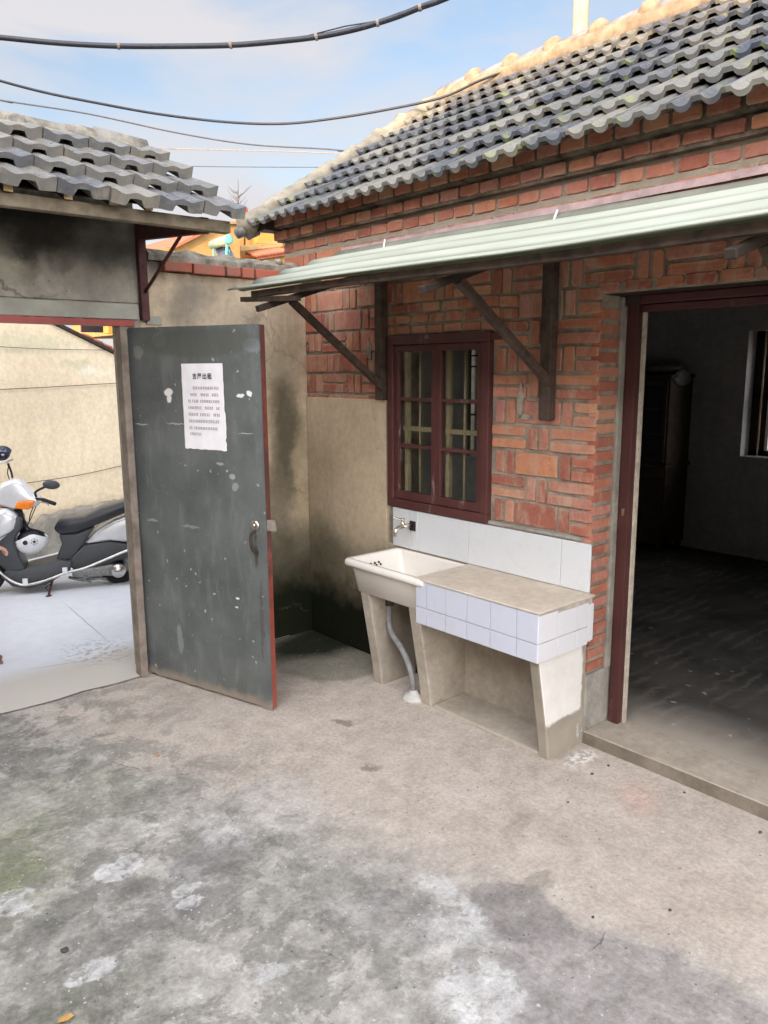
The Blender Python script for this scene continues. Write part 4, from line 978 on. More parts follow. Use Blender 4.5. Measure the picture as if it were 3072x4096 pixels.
# notice stuck on the door
nt = thing('paper_notice', tuple(dp_(.53, 1.47, .002)), 'white printed paper notice with torn edges stuck on the grey door', 'notice')
mb = MB(); L_, Rr = [], []
rows_ = 26
for i in range(rows_ + 1):
    z = 1.683 - .41 * i / rows_
    L_.append(dp_(.392 + .0015 * mnoise.noise(Vector((z * 40, 0, 0))), z, .0018))
    e = .672 + .004 * mnoise.noise(Vector((z * 30, 5, 0))) + (.006 if z < 1.45 else 0) - (.010 if 1.315 < z < 1.335 else 0)
    Rr.append(dp_(e, z, .0018))
vs_ = []; cols = 16
for i in range(rows_ + 1):
    for k in range(cols + 1):
        p = L_[i].lerp(Rr[i], k / cols)
        if i == rows_: p = p + Vector((0, 0, .008 * mnoise.noise(Vector((k * 1.7, 3, 0))) - .002))
        p = p + NF * (.0022 * (1 + mnoise.noise(Vector((k * .5, i * .3, 2)))))
        vs_.append(p)
mb.add(vs_, [(i * (cols + 1) + k, i * (cols + 1) + k + 1, (i + 1) * (cols + 1) + k + 1, (i + 1) * (cols + 1) + k) for i in range(rows_) for k in range(cols)], 0, True)
pap = mb.build('paper_sheet', 'paper', nt)
def text(body, u, z, size, mat, parent, name='lettering', off=.0075, bold=.0):
    cu = bpy.data.curves.new(name, 'FONT'); cu.body = body; cu.size = size; cu.align_x = 'CENTER'; cu.offset = bold; cu.space_character = 1.25
    cu.materials.append(M[mat]); o = bpy.data.objects.new(name, cu); COL.objects.link(o)
    mw = Matrix((D0, Vector((0, 0, 1)), D0.cross(Vector((0, 0, 1))))).transposed().to_4x4(); mw.translation = dp_(u, z, off)
    o.parent = parent; o.matrix_parent_inverse = pinv(parent); o.matrix_world = mw
    me = bpy.data.meshes.new_from_object(o); me.name = name; bpy.data.objects.remove(o)
    o = bpy.data.objects.new(name, me); COL.objects.link(o); o.parent = parent; o.matrix_parent_inverse = pinv(parent); o.matrix_basis = mw
    return o
text('吉屋出租', .535, 1.612, .030, 'ink', nt, bold=.0006)
# body lines: far too blurred to read, kept as rows of small marks
mb = MB()
lines = [(1.567, [(.468, .595), (.61, .637)]), (1.535, [(.45, .49), (.52, .575), (.595, .637)]), (1.504, [(.432, .445), (.46, .495), (.515, .585), (.60, .637)]), (1.472, [(.432, .52), (.545, .60), (.622, .635)]),
         (1.440, [(.432, .49), (.51, .57), (.60, .635)]), (1.408, [(.432, .637)]), (1.374, [(.432, .445), (.465, .625)]), (1.345, [(.436, .515)])]
for z, sp__ in lines:
    for a, b in sp__:
        u = a
        while u < b:
            w_ = .009
            for q in range(3): zz = z - .006 + q * .005; mb.add([dp_(u, zz, .007), dp_(u + w_ * rnd.uniform(.6, 1), zz, .007), dp_(u + w_ * rnd.uniform(.6, 1), zz + .0024, .007), dp_(u, zz + .0024, .007)], [(0, 1, 2, 3)])
            uu = u + rnd.uniform(.002, .006); mb.add([dp_(uu, z - .007, .0071), dp_(uu + .002, z - .007, .0071), dp_(uu + .002, z + .007, .0071), dp_(uu, z + .007, .0071)], [(0, 1, 2, 3)])
            u += .0115
mb.build('small_print', 'body_ink', nt, recalc=False)

# ------------------------------------------------------------------ scooter in the alley
SR, SF = onz(475, 2330), onz(-70, 2378)
Se = (SF - SR).normalized(); Sn = Vector((-Se.y, Se.x, 0))
if Sn.dot(-SR) < 0: Sn = -Sn                       # towards the camera: the scooter's near side
def sw(s, h, off=0): return SR + Se * s + Sn * off + Vector((0, 0, h))
def sq(x, y, off=0):
    """side-view coordinates (s, h) on the plane `off` metres to the near side"""
    r = ray(x * 520 / 1534, 1700 + y * 520 / 1534); t_ = ((SR + Sn * off).dot(Sn)) / r.dot(Sn); p = Vector((0, 0, CAM_H)) + r * t_
    return ((p - SR).dot(Se), p.z)
sc = thing('scooter', tuple(sw(.48, 0)), 'silver and black motor scooter parked in the alley beyond the open gate', 'scooter')
def slab(poly, w, mat, name, parent=None, off=0, bev=.02, seg=3, mi=0, w2=None):
    m_ = MB(); m_.prism([sw(s, h, off + w / 2) for s, h in poly], -Sn * w)
    o = m_.build(name, mat, parent or sc, bevel=bev, seg=seg)
    for p in o.data.polygons: p.use_smooth = True
    return o
slab([(.436, .483), (.395, .553), (.304, .552), (.212, .562), (.085, .619), (-.093, .662), (-.20, .672), (-.26, .65), (-.24, .615), (-.09, .574), (.029, .528), (.137, .489), (.283, .438), (.404, .438)], .20, 'seat_vinyl', 'seat', bev=.03)
slab([(.404, .436), (.283, .436), (.138, .485), (.228, .347), (.328, .234), (.41, .205), (.437, .243), (.385, .36)], .17, 'grey_plastic', 'seat_box', bev=.02)
slab([(.228, .344), (.128, .448), (0, .515), (-.094, .545), (-.24, .60), (-.33, .565), (-.30, .46), (-.083, .335), (.041, .36)], .19, 'silver_paint', 'rear_fairing', bev=.03)
slab([(.375, .205), (.228, .341), (.041, .356), (-.082, .325), (-.22, .35), (-.25, .28), (-.082, .215), (.10, .165), (.30, .14)], .185, 'grey_plastic', 'side_cover', bev=.02)
slab([(.78, .20), (.70, .185), (.62, .21), (.43, .245), (.32, .225), (.34, .155), (.52, .06), (.64, .044), (.75, .071), (.82, .15)], .25, 'grey_plastic', 'floorboard', bev=.012)
for off in (.142, -.142):
    mb = MB(); pts = [(.90, .30), (.851, .239), (.783, .154), (.717, .101), (.647, .081), (.514, .102), (.364, .150), (.24, .172), (.081, .227), (-.088, .288), (-.2, .31)]
    mb.tube(smooth([sw(s, h, off * (1 if i > 0 else .6)) for i, (s, h) in enumerate(pts)], 3), .0105, 8); mb.build('side_rail', 'steel', sc)
for s, h in ((.655, .105), (.375, .165)):
    mb = MB(); c = sw(s, h, .146); mb.hexa([c + Se * a + Sn * b + Vector((0, 0, z)) for z in (-.018, .026) for a, b in ((-.018, -.012), (.018, -.012), (.018, .014), (-.018, .014))]); mb.build('rail_clamp', 'white_plastic', sc, bevel=.003)
slab([(.72, .60), (.645, .59), (.645, .51), (.70, .443), (.71, .40), (.645, .19), (.76, .17), (.86, .28), (.84, .40), (.80, .52)], .24, 'grey_plastic', 'leg_shield', bev=.02)
slab([(.875, .579), (.80, .664), (.745, .66), (.658, .60), (.69, .50), (.80, .41), (.93, .33), (1.0, .42), (.96, .52)], .27, 'silver_paint', 'front_fairing', bev=.05, seg=4)
slab([(.80, .80), (.765, .84), (.70, .866), (.647, .863), (.614, .839), (.557, .752), (.50, .725), (.51, .685), (.541, .654), (.607, .639), (.694, .645), (.79, .68), (.83, .73)], .17, 'silver_paint', 'headset', bev=.045, seg=4)
for off in (.085,):
    slab([(.687, .655), (.668, .700), (.60, .712), (.545, .710), (.565, .655), (.60, .640)], .02, 'amber', 'turn_signal', off=off, bev=.006)
slab([(.805, .66), (.80, .76), (.78, .80), (.775, .66)], .08, 'amber', 'turn_signal', off=-.02, bev=.006)
slab([(.84, .69), (.82, .78), (.80, .79), (.80, .69)], .10, 'glazed_white', 'headlight', bev=.01)
a = sq(425, 850, .12); b = sq(420, 790, .13); c = sq(520, 735, .15); d = sq(560, 715, .16)
mb = MB(); mb.tube(smooth([sw(*a, .10), sw(*b, .13), sw(*c, .15), sw(*d, .16)], 4), .009, 8); mb.build('mirror_stem', 'black', sc)
m0 = sq(605, 705, .17); q = Matrix((Se, Sn, Vector((0, 0, 1)))).transposed()
mb = MB(); mb.ell(sw(*m0, .17), (.060, .022, .034), 20, 12, rot=q @ Matrix.Rotation(R_(-8), 3, 'Y')); mb.build('mirror', 'grey_plastic', sc)
g0 = sq(500, 885, .16); g1 = sq(650, 925, .22); mb = MB(); mb.tube([sw(*sq(430, 870, .08), .08), sw(*g0, .14)], .010, 8); mb.tube([sw(*g0, .14), sw(*g1, .24)], .0145, 10); mb.build('handlebar_grip', 'rubber', sc)
mb = MB(); mb.tube([sw(.66, .70, -.10), sw(.62, .70, -.22)], .0145, 10); mb.build('handlebar_grip', 'rubber', sc)
mb = MB(); mb.tube(smooth([sw(.70, .80, -.08), sw(.71, .90, -.10), sw(.73, .97, -.11)], 4), .008, 8); mb.tube(smooth([sw(.72, .83, -.08), sw(.735, .90, -.09), sw(.72, .97, -.1)], 4), .004, 6); mb.build('mirror_stem', 'black', sc)
mb = MB(); mb.tube([sw(.68, .66, 0), sw(.65, .45, 0)], .03, 12); mb.tube(smooth([sw(.66, .62, .05), sw(.62, .52, .05), sw(.60, .47, .05)], 4), .008, 8); mb.build('steering_column', 'black', sc)
def wheel(s, r):
    m_ = MB(); c = sw(s, r, 0)
    prof = [(r * .62, -.030), (r * .82, -.044), (r * .96, -.036), (r, -.012), (r, .012), (r * .96, .036), (r * .82, .044), (r * .62, .030)]
    m_.lathe(prof, tuple(c), tuple(Sn), 32); o = m_.build('wheel', 'rubber', sc)
    k_ = MB(); k_.lathe([(r * .60, -.028), (r * .55, -.034), (r * .2, -.05), (r * .2, .05), (r * .55, .034), (r * .60, .028)], tuple(c), tuple(Sn), 24); k_.build('rim', 'engine_metal', o)
wheel(-.01, .175); wheel(.965, .17)
slab([(.86, .20), (.80, .30), (.87, .38), (1.0, .40), (1.10, .34), (1.14, .24), (1.10, .26), (1.0, .34), (.90, .30)], .10, 'silver_paint', 'front_mudguard', bev=.012)
mb = MB(); mb.tube([sw(.84, .40, .05), sw(.965, .17, .06)], .014, 8); mb.tube([sw(.84, .40, -.05), sw(.965, .17, -.06)], .014, 8); mb.build('fork', 'steel', sc)
slab([(.20, .16), (.05, .175), (-.03, .165), (-.06, .115), (-.02, .075), (.10, .09), (.22, .085), (.33, .10), (.33, .15)], .10, 'engine_metal', 'engine', off=.06, bev=.012)
mb = MB(); c = sw(-.005, .125, .118); mb.lathe([(.055, -.01), (.055, .006), (.048, .012)], tuple(c), tuple(Sn), 24); mb.build('engine_cover', 'steel', sc)
mb = MB(); c = sw(-.005, .125, .131); mb.hexa([c + Se * a_ + Sn * b_ + Vector((0, 0, z)) for z in (-.003, .003) for a_, b_ in ((-.03, -.002), (.03, -.002), (.03, .001), (-.03, .001))]); mb.build('cover_slot', 'black', sc)
mb = MB(); mb.tube([sw(.36, .09, .05), sw(.26, .06, .06), sw(.14, .07, .07), (sw(.08, .055, .09))], .012, 8); mb.tube([sw(.30, .10, .07), sw(.2, .045, .09)], .009, 8); mb.build('exhaust_pipe', 'engine_metal', sc)
st0 = sq(610, 1790, .12); st1 = sq(572, 2025, .20)
mb = MB(); zz = sw(st0[0], .09, .08); fo = onz(195, 2388); mb.tube([zz, fo + Vector((0, 0, .012))], [.010, .008], 8); mb.ell(fo + Vector((0, 0, .008)), (.022, .018, .008)); mb.tube([zz + Vector((0, 0, -.02)), zz + Se * .05 + Vector((0, 0, -.05)) + Sn * .03, fo + Vector((0, 0, .05))], .004, 6); mb.build('side_stand', 'rust_steel', sc)
mb = MB(); c = sw(.36, .238, 0); mb.ell(c, (.02, .02, .02)); mb.build('floor_bolt', 'black', sc)
mb = MB(); mb.lathe([(.02, 0), (.02, .06)], tuple(sw(-.33, .52, -.03)), tuple(-Se), 12); mb.build('tail_light', 'lens_red', sc)
mb = MB(); mb.bar(sw(.775, .668, .083), sw(.735, .664, .090), .002, .008); mb.build('fairing_mark', 'grey_plastic', sc)
mb = MB(); mb.tube(smooth([sw(.50, .70, .145), sw(.455, .70, .20), sw(.44, .69, .26)], 4), .005, 6); mb.build('brake_lever', 'steel', sc)
mb = MB(); mb.tube(smooth([sw(.56, .66, .10), sw(.585, .60, .12), sw(.60, .54, .06)], 5), .004, 6); mb.tube(smooth([sw(.54, .665, .11), sw(.58, .58, .135), sw(.615, .52, .07)], 5), .004, 6); mb.build('control_cables', 'black', sc)
mb = MB(); mb.tube([sw(.235, .345, .0945), sw(.13, .44, .0965), sw(.0, .50, .0955), sw(-.10, .53, .0945)], .0035, 5); mb.build('fairing_trim', 'steel', sc)
mb = MB(); mb.tube([sw(.70, .50, .134), sw(.80, .45, .137), sw(.90, .44, .130)], .003, 5); mb.build('fairing_seam', 'black', sc)
# white helmet hanging on the hook behind the leg shield
hc = sw(.595, .405, .06)
he = thing('helmet', tuple(hc), 'white open face helmet with star mark hanging from the scooter', 'helmet')
def helmet_shell(c, r, rot, mat, parent, cut=-.25):
    m_ = MB(); seg, rings_ = 28, 16; vs_ = []; fs = []
    for i in range(rings_ + 1):
        ph = math.pi * .66 * i / rings_
        for k in range(seg):
            t_ = 2 * math.pi * k / seg
            p_ = ph * (1 if math.cos(t_) < .35 else 1 - .42 * (math.cos(t_) - .35) / .65)
            vs_.append(c + rot @ Vector((r * 1.14 * math.sin(p_) * math.cos(t_), r * .92 * math.sin(p_) * math.sin(t_), r * math.cos(p_))))
    for i in range(rings_):
        for k in range(seg): fs.append((i * seg + k, (i + 1) * seg + k, (i + 1) * seg + (k + 1) % seg, i * seg + (k + 1) % seg))
    m_.add(vs_, fs, 0, True); o = m_.build('shell', mat, parent); md = o.modifiers.new('s', 'SOLIDIFY'); md.thickness = .012; md.offset = -1; return o
rot = q @ Matrix.Rotation(R_(205), 3, 'Y')
helmet_shell(hc, .105, rot, 'white_plastic', he)
mb = MB(); mb.ell(hc + Vector((0, 0, .01)), (.098, .082, .07), 18, 10, rot=q); mb.build('lining', 'black', he)
mb = MB(); c = hc + Sn * .098 + Se * .035 + Vector((0, 0, .0)); mb.lathe([(.017, -.006), (.017, .004), (.012, .006)], tuple(c), tuple(Sn), 16); mb.build('strap_stud', 'black', he)
mb = MB(); c = hc + Sn * .1015 - Se * .028 + Vector((0, 0, .004)); P5 = []
for k in range(10): r = .017 if k % 2 == 0 else .007; a_ = math.pi / 2 + k * math.pi / 5; P5.append(c - Se * (r * math.cos(a_)) + Vector((0, 0, r * math.sin(a_))))
mb.prism(P5, Sn * .002)
for a0 in range(0, 360, 60):
    for k in range(3):
        a_ = R_(a0 + k * 14); b_ = R_(a0 + k * 14 + 13); ro_, ri = .024, .021
        mb.prism([c - Se * (rr_ * math.cos(an)) + Vector((0, 0, rr_ * math.sin(an))) for rr_, an in ((ro_, a_), (ro_, b_), (ri, b_), (ri, a_))], Sn * .002)
mb.build('star_mark', 'black', he)
mb = MB(); mb.tube(smooth([sw(.64, .56, .04), sw(.61, .50, .06), sw(.54, .475, .08), sw(.50, .455, .09)], 4), .007, 6); mb.tube(smooth([sw(.64, .56, .04), sw(.63, .49, .05), sw(.59, .455, .07), sw(.545, .43, .10)], 4), .007, 6); mb.build('strap', 'black', he)
# dark helmet on the far mirror
bc = sw(.765, 1.045, -.10)
hb = thing('helmet', tuple(bc), 'glossy dark helmet perched on the far mirror of the scooter', 'helmet')
rot2 = q @ Matrix.Rotation(R_(10), 3, 'Y') @ Matrix.Rotation(R_(180), 3, 'Z')
helmet_shell(bc + Vector((0, 0, -.01)), .072, rot2, 'navy_gloss', hb)
mb = MB(); mb.ell(bc, (.058, .05, .05), 16, 10, rot=q); mb.build('lining', 'black', hb)
mb = MB(); mb.tube([bc - Se * .073 + Sn * .02 + Vector((0, 0, -.045)), bc - Se * .03 + Sn * .065 + Vector((0, 0, -.06)), bc + Se * .05 + Sn * .06 + Vector((0, 0, -.055))], .008, 8); mb.build('rim_band', 'steel', hb)

# ------------------------------------------------------------------ person just outside the gate, mostly out of view
def skinfig(name, joints, edges, mat, parent=None, sub=2, root=0):
    me = bpy.data.meshes.new(name); me.from_pydata([j[0] for j in joints], edges, [])
    o = bpy.data.objects.new(name, me); COL.objects.link(o); me.materials.append(M[mat])
    if parent: o.parent = parent; o.matrix_parent_inverse = pinv(parent)
    md = o.modifiers.new('skin', 'SKIN'); md.use_smooth_shade = True
    for i, j in enumerate(joints):
        sv = me.skin_vertices[0].data[i]; sv.radius = (j[1], j[1] * (j[2] if len(j) > 2 else 1)); sv.use_root = (i == root)
    s_ = o.modifiers.new('sub', 'SUBSURF'); s_.levels = s_.render_levels = sub
    return o
toe = onz(5, 2632, .03); hand = ony(9, 2196, 4.68)
px0 = Vector((toe.x - .26, toe.y + .12, 0)); B = px0
J = [((B.x, B.y, .86), .13, .8), ((B.x, B.y, 1.05), .12, .8), ((B.x, B.y, 1.26), .145, .72), ((B.x, B.y, 1.37), .08, 1), ((B.x, B.y, 1.45), .05, 1), ((B.x + .01, B.y, 1.54), .082, 1.05), ((B.x + .01, B.y, 1.62), .075, 1.05),
     ((B.x + .03, B.y - .16, 1.32), .055, 1), ((B.x + .10, B.y - .20, 1.06), .042, 1), ((hand.x - .09, hand.y - .0, hand.z + .06), .030, 1),
     ((B.x - .02, B.y + .16, 1.32), .055, 1), ((B.x - .05, B.y + .21, 1.05), .042, 1), ((B.x - .0, B.y + .20, .82), .030, 1),
     ((B.x + .02, B.y - .09, .80), .085, 1), ((B.x + .12, B.y - .09, .46), .06, 1), ((toe.x - .13, toe.y, .10), .042, 1), ((toe.x - .02, toe.y, .03), .03, 1),
     ((B.x - .02, B.y + .09, .80), .085, 1), ((B.x - .06, B.y + .09, .45), .06, 1), ((B.x - .16, B.y + .09, .10), .042, 1), ((B.x - .04, B.y + .09, .03), .03, 1)]
Ed = [(0, 1), (1, 2), (2, 3), (3, 4), (4, 5), (5, 6), (2, 7), (7, 8), (8, 9), (2, 10), (10, 11), (11, 12), (0, 13), (13, 14), (14, 15), (15, 16), (0, 17), (17, 18), (18, 19), (19, 20)]
pe = skinfig('person', J, Ed, 'skin'); tag(pe, 'person in dark clothes at the left edge, only a hand and a brown shoe showing', 'person')
skinfig('jacket', [((B.x, B.y, .80), .165, .85), ((B.x, B.y, 1.05), .15, .85), ((B.x, B.y, 1.27), .17, .75), ((B.x, B.y, 1.37), .09, 1), J[7][:1] + (.072,), J[8][:1] + (.058,), ((hand.x - .13, hand.y, hand.z + .09), .046),
    J[10][:1] + (.072,), J[11][:1] + (.058,), ((B.x, B.y + .20, .87), .046)], [(0, 1), (1, 2), (2, 3), (2, 4), (4, 5), (5, 6), (2, 7), (7, 8), (8, 9)], 'coat', pe)
skinfig('trousers', [((B.x, B.y, .84), .14, .85), J[13][:1] + (.105,), J[14][:1] + (.078,), ((toe.x - .14, toe.y, .13), .062), J[17][:1] + (.105,), J[18][:1] + (.078,), ((B.x - .16, B.y + .09, .13), .062)], [(0, 1), (1, 2), (2, 3), (0, 4), (4, 5), (5, 6)], 'trousers', pe)
for c, yy in ((toe, 0), (Vector((B.x - .02, B.y + .09, 0)), 0)):
    mb = MB(); mb.ell((c.x - .115, c.y, .035), (.125, .042, .038), 16, 10); mb.box(c.x - .235, c.x + .0, c.y - .038, c.y + .038, .004, .022); mb.build('shoe', 'shoe', pe, bevel=.004)
mb = MB(); mb.ell((B.x - .01, B.y, 1.60), (.095, .088, .085), 16, 10); mb.build('hair', 'hair', pe)
mb = MB(); mb.ell((B.x + .095, B.y, 1.545), (.018, .012, .02)); mb.build('nose', 'skin', pe)
# near hand: palm and five curled fingers reaching into view
hx = hand; base = hx + Vector((-.07, 0, .035))
HJ = [((hx.x - .10, hx.y, hx.z + .06), .024, 1), (tuple(base), .027, .6), (tuple(hx + Vector((-.03, 0, .01))), .028, .55)]
HE = [(0, 1), (1, 2)]
for k, (dy, ln) in enumerate(((-.026, .85), (-.009, 1), (.009, .95), (.025, .78))):
    i0 = len(HJ); p0 = hx + Vector((-.018, dy, .012)); p1 = p0 + Vector((.026 * ln, 0, -.012)); p2 = p1 + Vector((.012, 0, -.024 * ln)); p3 = p2 + Vector((-.006, 0, -.018 * ln))
    HJ += [(tuple(p0), .0105), (tuple(p1), .0095), (tuple(p2), .0088), (tuple(p3), .0075)]; HE += [(2, i0), (i0, i0 + 1), (i0 + 1, i0 + 2), (i0 + 2, i0 + 3)]
i0 = len(HJ); HJ += [(tuple(base + Vector((.012, -.026, -.006))), .012), (tuple(base + Vector((.035, -.045, -.014))), .011), (tuple(base + Vector((.055, -.048, -.02))), .0085)]; HE += [(1, i0), (i0, i0 + 1), (i0 + 1, i0 + 2)]
skinfig('hand', HJ, HE, 'skin', pe, sub=1)

# ------------------------------------------------------------------ houses across the alley
B0 = Vector((2.044, 7.241, 0)); BD = Vector((.935, .354, 0)).normalized(); BN = Vector((-BD.y, BD.x, 0))
def bw(s, z, o=0): return B0 + BD * s + BN * o + Vector((0, 0, z))
bh = thing('neighbour_house', tuple(bw(-1.5, 0)), 'beige rendered gable house behind the parked scooter', 'house')
vz = lambda s: 2.235 - .372 * s
mb = MB(); pk = -2.4
mb.prism([bw(-6.2, -.1), bw(2.6, -.1), bw(2.6, vz(2.6)), bw(pk, vz(pk)), bw(-6.2, vz(pk) - .372 * 3.8)], BN * 5); mb.build('wall', 'beige_render', bh)
mb = MB(); mb.prism([bw(2.8, vz(2.8) + .035, -.03), bw(pk, vz(pk) + .035, -.03), bw(-6.4, vz(pk) - .372 * 4 + .035, -.03), bw(-6.4, vz(pk) - .372 * 4 + .01, -.03), bw(pk, vz(pk) + .005, -.03), bw(2.8, vz(2.8) + .005, -.03)], BN * 5.1); mb.build('roof', 'deck_wood', bh)
mb = MB()
for i in range(14):
    s = .85 + i * .11; c = bw(s, vz(s) + .055 + rnd.uniform(-.008, .012), .03); mb.tube([c - BD * .05 + Vector((0, 0, .015)), c + BD * .06 - Vector((0, 0, .02))], rnd.uniform(.018, .03), 8)
mb.build('verge_tiles', 'clay_tile', bh)
mb = MB(); pts = []
nn = 60
vs_ = []
for i in range(nn + 1):
    s = -1.2 + 3.6 * i / nn; h = (.37 if s > .16 else .33) + .03 * mnoise.noise(Vector((s * 6, 0, 0))) + .018 * mnoise.noise(Vector((s * 17, 2, 0))) - (.05 if .02 < s < .12 else 0)
    d = .05 + .012 * mnoise.noise(Vector((s * 8, 7, 0)))
    vs_ += [bw(s, -.05, -d - .03), bw(s, .03, -d - .02), bw(s, h - .03, -d), bw(s, h, -d + .02), bw(s, h + .005, .01)]
mb.add(vs_, [(i * 5 + k, i * 5 + k + 1, i * 5 + k + 6, i * 5 + k + 5) for i in range(nn) for k in range(4)]); mb.build('stone_footing', 'old_concrete', bh)
for (x0_, y0_, xm, ym, x1_, y1_, r) in [(0, 1558, 240, 1546, 500, 1531, .0035), (110, 1932, 320, 1900, 500, 1861, .0035), (-40, 1385, 180, 1396, 470, 1401, .0028)]:
    def wp(x, y):
        r_ = ray(x, y); t_ = (B0 - BN * .02).dot(BN) / r_.dot(BN); return Vector((0, 0, CAM_H)) + r_ * t_
    mb = MB(); mb.tube(smooth([wp(x0_, y0_) - BD * .6, wp(x0_, y0_), wp(xm, ym), wp(x1_, y1_), wp(x1_, y1_) + BD * .5], 5), r, 5)
    mb.build('wall_wire', 'pebble', bh)
gh = thing('grey_house', tuple(bw(2, 0, 6.5)), 'weathered grey house with black window behind the beige gable', 'house')
mb = MB(); mb.prism([bw(-2.5, -.1, 7.0), bw(2.6, -.1, 7.0), bw(2.6, 3.0, 7.0), bw(-2.5, 3.0, 7.0)], BN * 4); mb.build('wall', 'grey_render', gh)
def gp(x, y, o):
    r_ = ray(x, y); t_ = (B0 + BN * o).dot(BN) / r_.dot(BN); return Vector((0, 0, CAM_H)) + r_ * t_
mb = MB(); mb.prism([gp(322, 1270, 6.99), gp(427, 1272, 6.99), gp(427, 1331, 6.99), gp(322, 1329, 6.99)], -BN * .03); mb.build('window', 'black', gh)
mb = MB(); mb.prism([gp(434, 1270, 6.6), gp(454, 1270, 6.6), gp(454, 1335, 6.6), gp(434, 1333, 6.6)], BN * .15); mb.build('pillar', 'orange_roof', gh)

# sunlit houses seen in the gap between the two roofs
YD = 20.0
def q3(x, y, Y=YD): return ony(x, y, Y)
def rect(mb, x0_, y0_, x1_, y1_, Y, d, mi=0, skew=0):
    a, b, c, e = q3(x0_, y0_, Y), q3(x1_, y0_ + skew, Y), q3(x1_, y1_ + skew, Y), q3(x0_, y1_, Y); mb.prism([a, b, c, e], (0, d, 0), mi)
yh = thing('yellow_house', tuple(q3(880, 1250)), 'sunlit yellow house far behind the yard wall with a stepped parapet', 'house')
mb = MB(); mb.prism([q3(560, 1330), q3(960, 1330), q3(960, 893), q3(915, 893), q3(915, 925), q3(845, 918), q3(700, 990), q3(560, 1000)], (0, 5, 0)); mb.build('wall', 'yellow_render', yh)
mb = MB(); rect(mb, 910, 886, 985, 896, YD - .15, 5.3); mb.build('parapet', 'tan_render', yh)
mb = MB(); mb.prism([q3(845, 905, YD - .2), q3(848, 918, YD - .2), q3(695, 996, YD - .2), q3(692, 984, YD - .2)], (0, 5, 0)); mb.build('roof', 'clay_tile', yh)
th = thing('tan_house', tuple(q3(1050, 1250, YD + 3)), 'tan terraced house with orange panels and clay tiled eaves beside the yellow house', 'house')
Y2 = YD + 2.5
mb = MB(); rect(mb, 955, 905, 1240, 1340, Y2, 5); mb.build('wall', 'tan_render', th)
for (x0_, y0_, x1_, y1_) in [(960, 915, 975, 985), (985, 925, 1005, 990), (1000, 908, 1030, 985)]:
    mb = MB(); rect(mb, x0_, y0_, x1_, y1_, Y2 - .25, .22); mb.build('pier', 'yellow_render', th)
mb = MB(); rect(mb, 1030, 935, 1120, 972, Y2 - .5, .4, skew=-4); mb.build('upper_panel', 'orange_roof', th)
mb = MB(); mb.prism([q3(962, 983, Y2 - 1.2), q3(1130, 960, Y2 - 1.2), q3(1130, 985, Y2 - 1.9), q3(962, 1004, Y2 - 1.9)], (0, .1, -.12)); mb.build('balcony_slab', 'yellow_render', th)
for (x0_, x1_) in ((968, 1000), (1012, 1062)):
    mb = MB(); rect(mb, x0_, 1005, x1_, 1045, Y2 - .9, .5, skew=-4); mb.build('shutter', 'orange_roof', th)
mb = MB(); mb.prism([q3(1062, 1002, Y2 - 1.6), q3(1150, 982, Y2 - 1.6), q3(1150, 1006, Y2 - 2.4), q3(1030, 1024, Y2 - 2.4)], (0, .05, -.1))
for i in range(14):
    a = q3(1030, 1024, Y2 - 2.42).lerp(q3(1150, 1006, Y2 - 2.42), i / 13); mb.tube([a, a + Vector((0, .6, .16))], .05, 8)
mb.build('lower_roof', 'clay_tile', th)
mb = MB(); rect(mb, 1035, 1028, 1150, 1110, Y2 - 2.2, 1.5, skew=-14); mb.build('lower_wall', 'yellow_render', th)
# solar water heater
shh = thing('solar_water_heater', tuple(q3(890, 1040, 16)), 'teal solar water heater tank on its stand above the yard wall', 'water heater')
Ys = 14.5
def s3(x, y, d=0): return ony(x, y, Ys + d)
mb = MB(); a = s3(914, 958); b = s3(850, 980, .9); mb.tube([a, b], .095, 20); mb.build('tank', 'tank_paint', shh)
mb = MB(); dd = (a - b).normalized(); mb.lathe([(.098, 0), (.098, .02), (.07, .035)], tuple(a - dd * .005), tuple(dd), 22); mb.build('end_cap', 'teal_paint', shh)
mb = MB(); mb.bar(s3(908, 975, .05), s3(905, 1050, .05), .055, .03); mb.bar(s3(913, 1000, .05), s3(935, 1052, .05), .05, .03); mb.build('front_stand', 'teal_paint', shh)
mb = MB(); mb.bar(s3(855, 990, .8), s3(856, 1050, .8), .05, .03); mb.build('rear_stand', 'teal_paint', shh)
mb = MB(); mb.prism([s3(918, 985, .1), s3(950, 1050, -.5), s3(890, 1052, .3), s3(862, 990, .9)], (0, .02, -.04)); mb.build('collector', 'solar_glass', shh)
# small red finial on a far roof and a bare tree
rf = thing('red_ornament', tuple(q3(985, 885, 26)), 'small red ornament on the far rooftop in the gap between roofs', 'ornament')
mb = MB(); c = q3(983, 842, 26); mb.ell(c, (.08, .08, .12)); mb.tube([q3(983, 850, 26), q3(981, 890, 26)], [.06, .10], 10); mb.build('figure', 'red_plastic', rf)
mb = MB(); rect(mb, 958, 868, 978, 895, 26, .4); mb.build('chimney_block', 'tan_render', rf)
tr = thing('bare_tree', tuple(q3(953, 1100, 30)), 'thin leafless tree rising far behind the rooftops', 'tree')
mb = MB(); mb.tube([q3(955, 1150, 30), q3(954, 900, 30), q3(951, 800, 30), q3(953, 735, 30), q3(951, 715, 30)], [.10, .06, .035, .018, .01], 6); mb.build('trunk', 'twig', tr)
mb = MB(); trr = random.Random(3)
for i in range(26):
    y0_ = trr.uniform(770, 890); sx = trr.choice((-1, 1)); a = q3(953, y0_, 30); x1_ = 953 + sx * trr.uniform(12, 48); y1_ = y0_ - trr.uniform(20, 60)
    b = q3(x1_, max(y1_, 745), 30) + Vector((0, trr.uniform(-.3, .3), 0)); m_ = a.lerp(b, .55) + Vector((0, 0, -.05)); mb.tube([a, m_, b], [.014, .009, .005], 4)
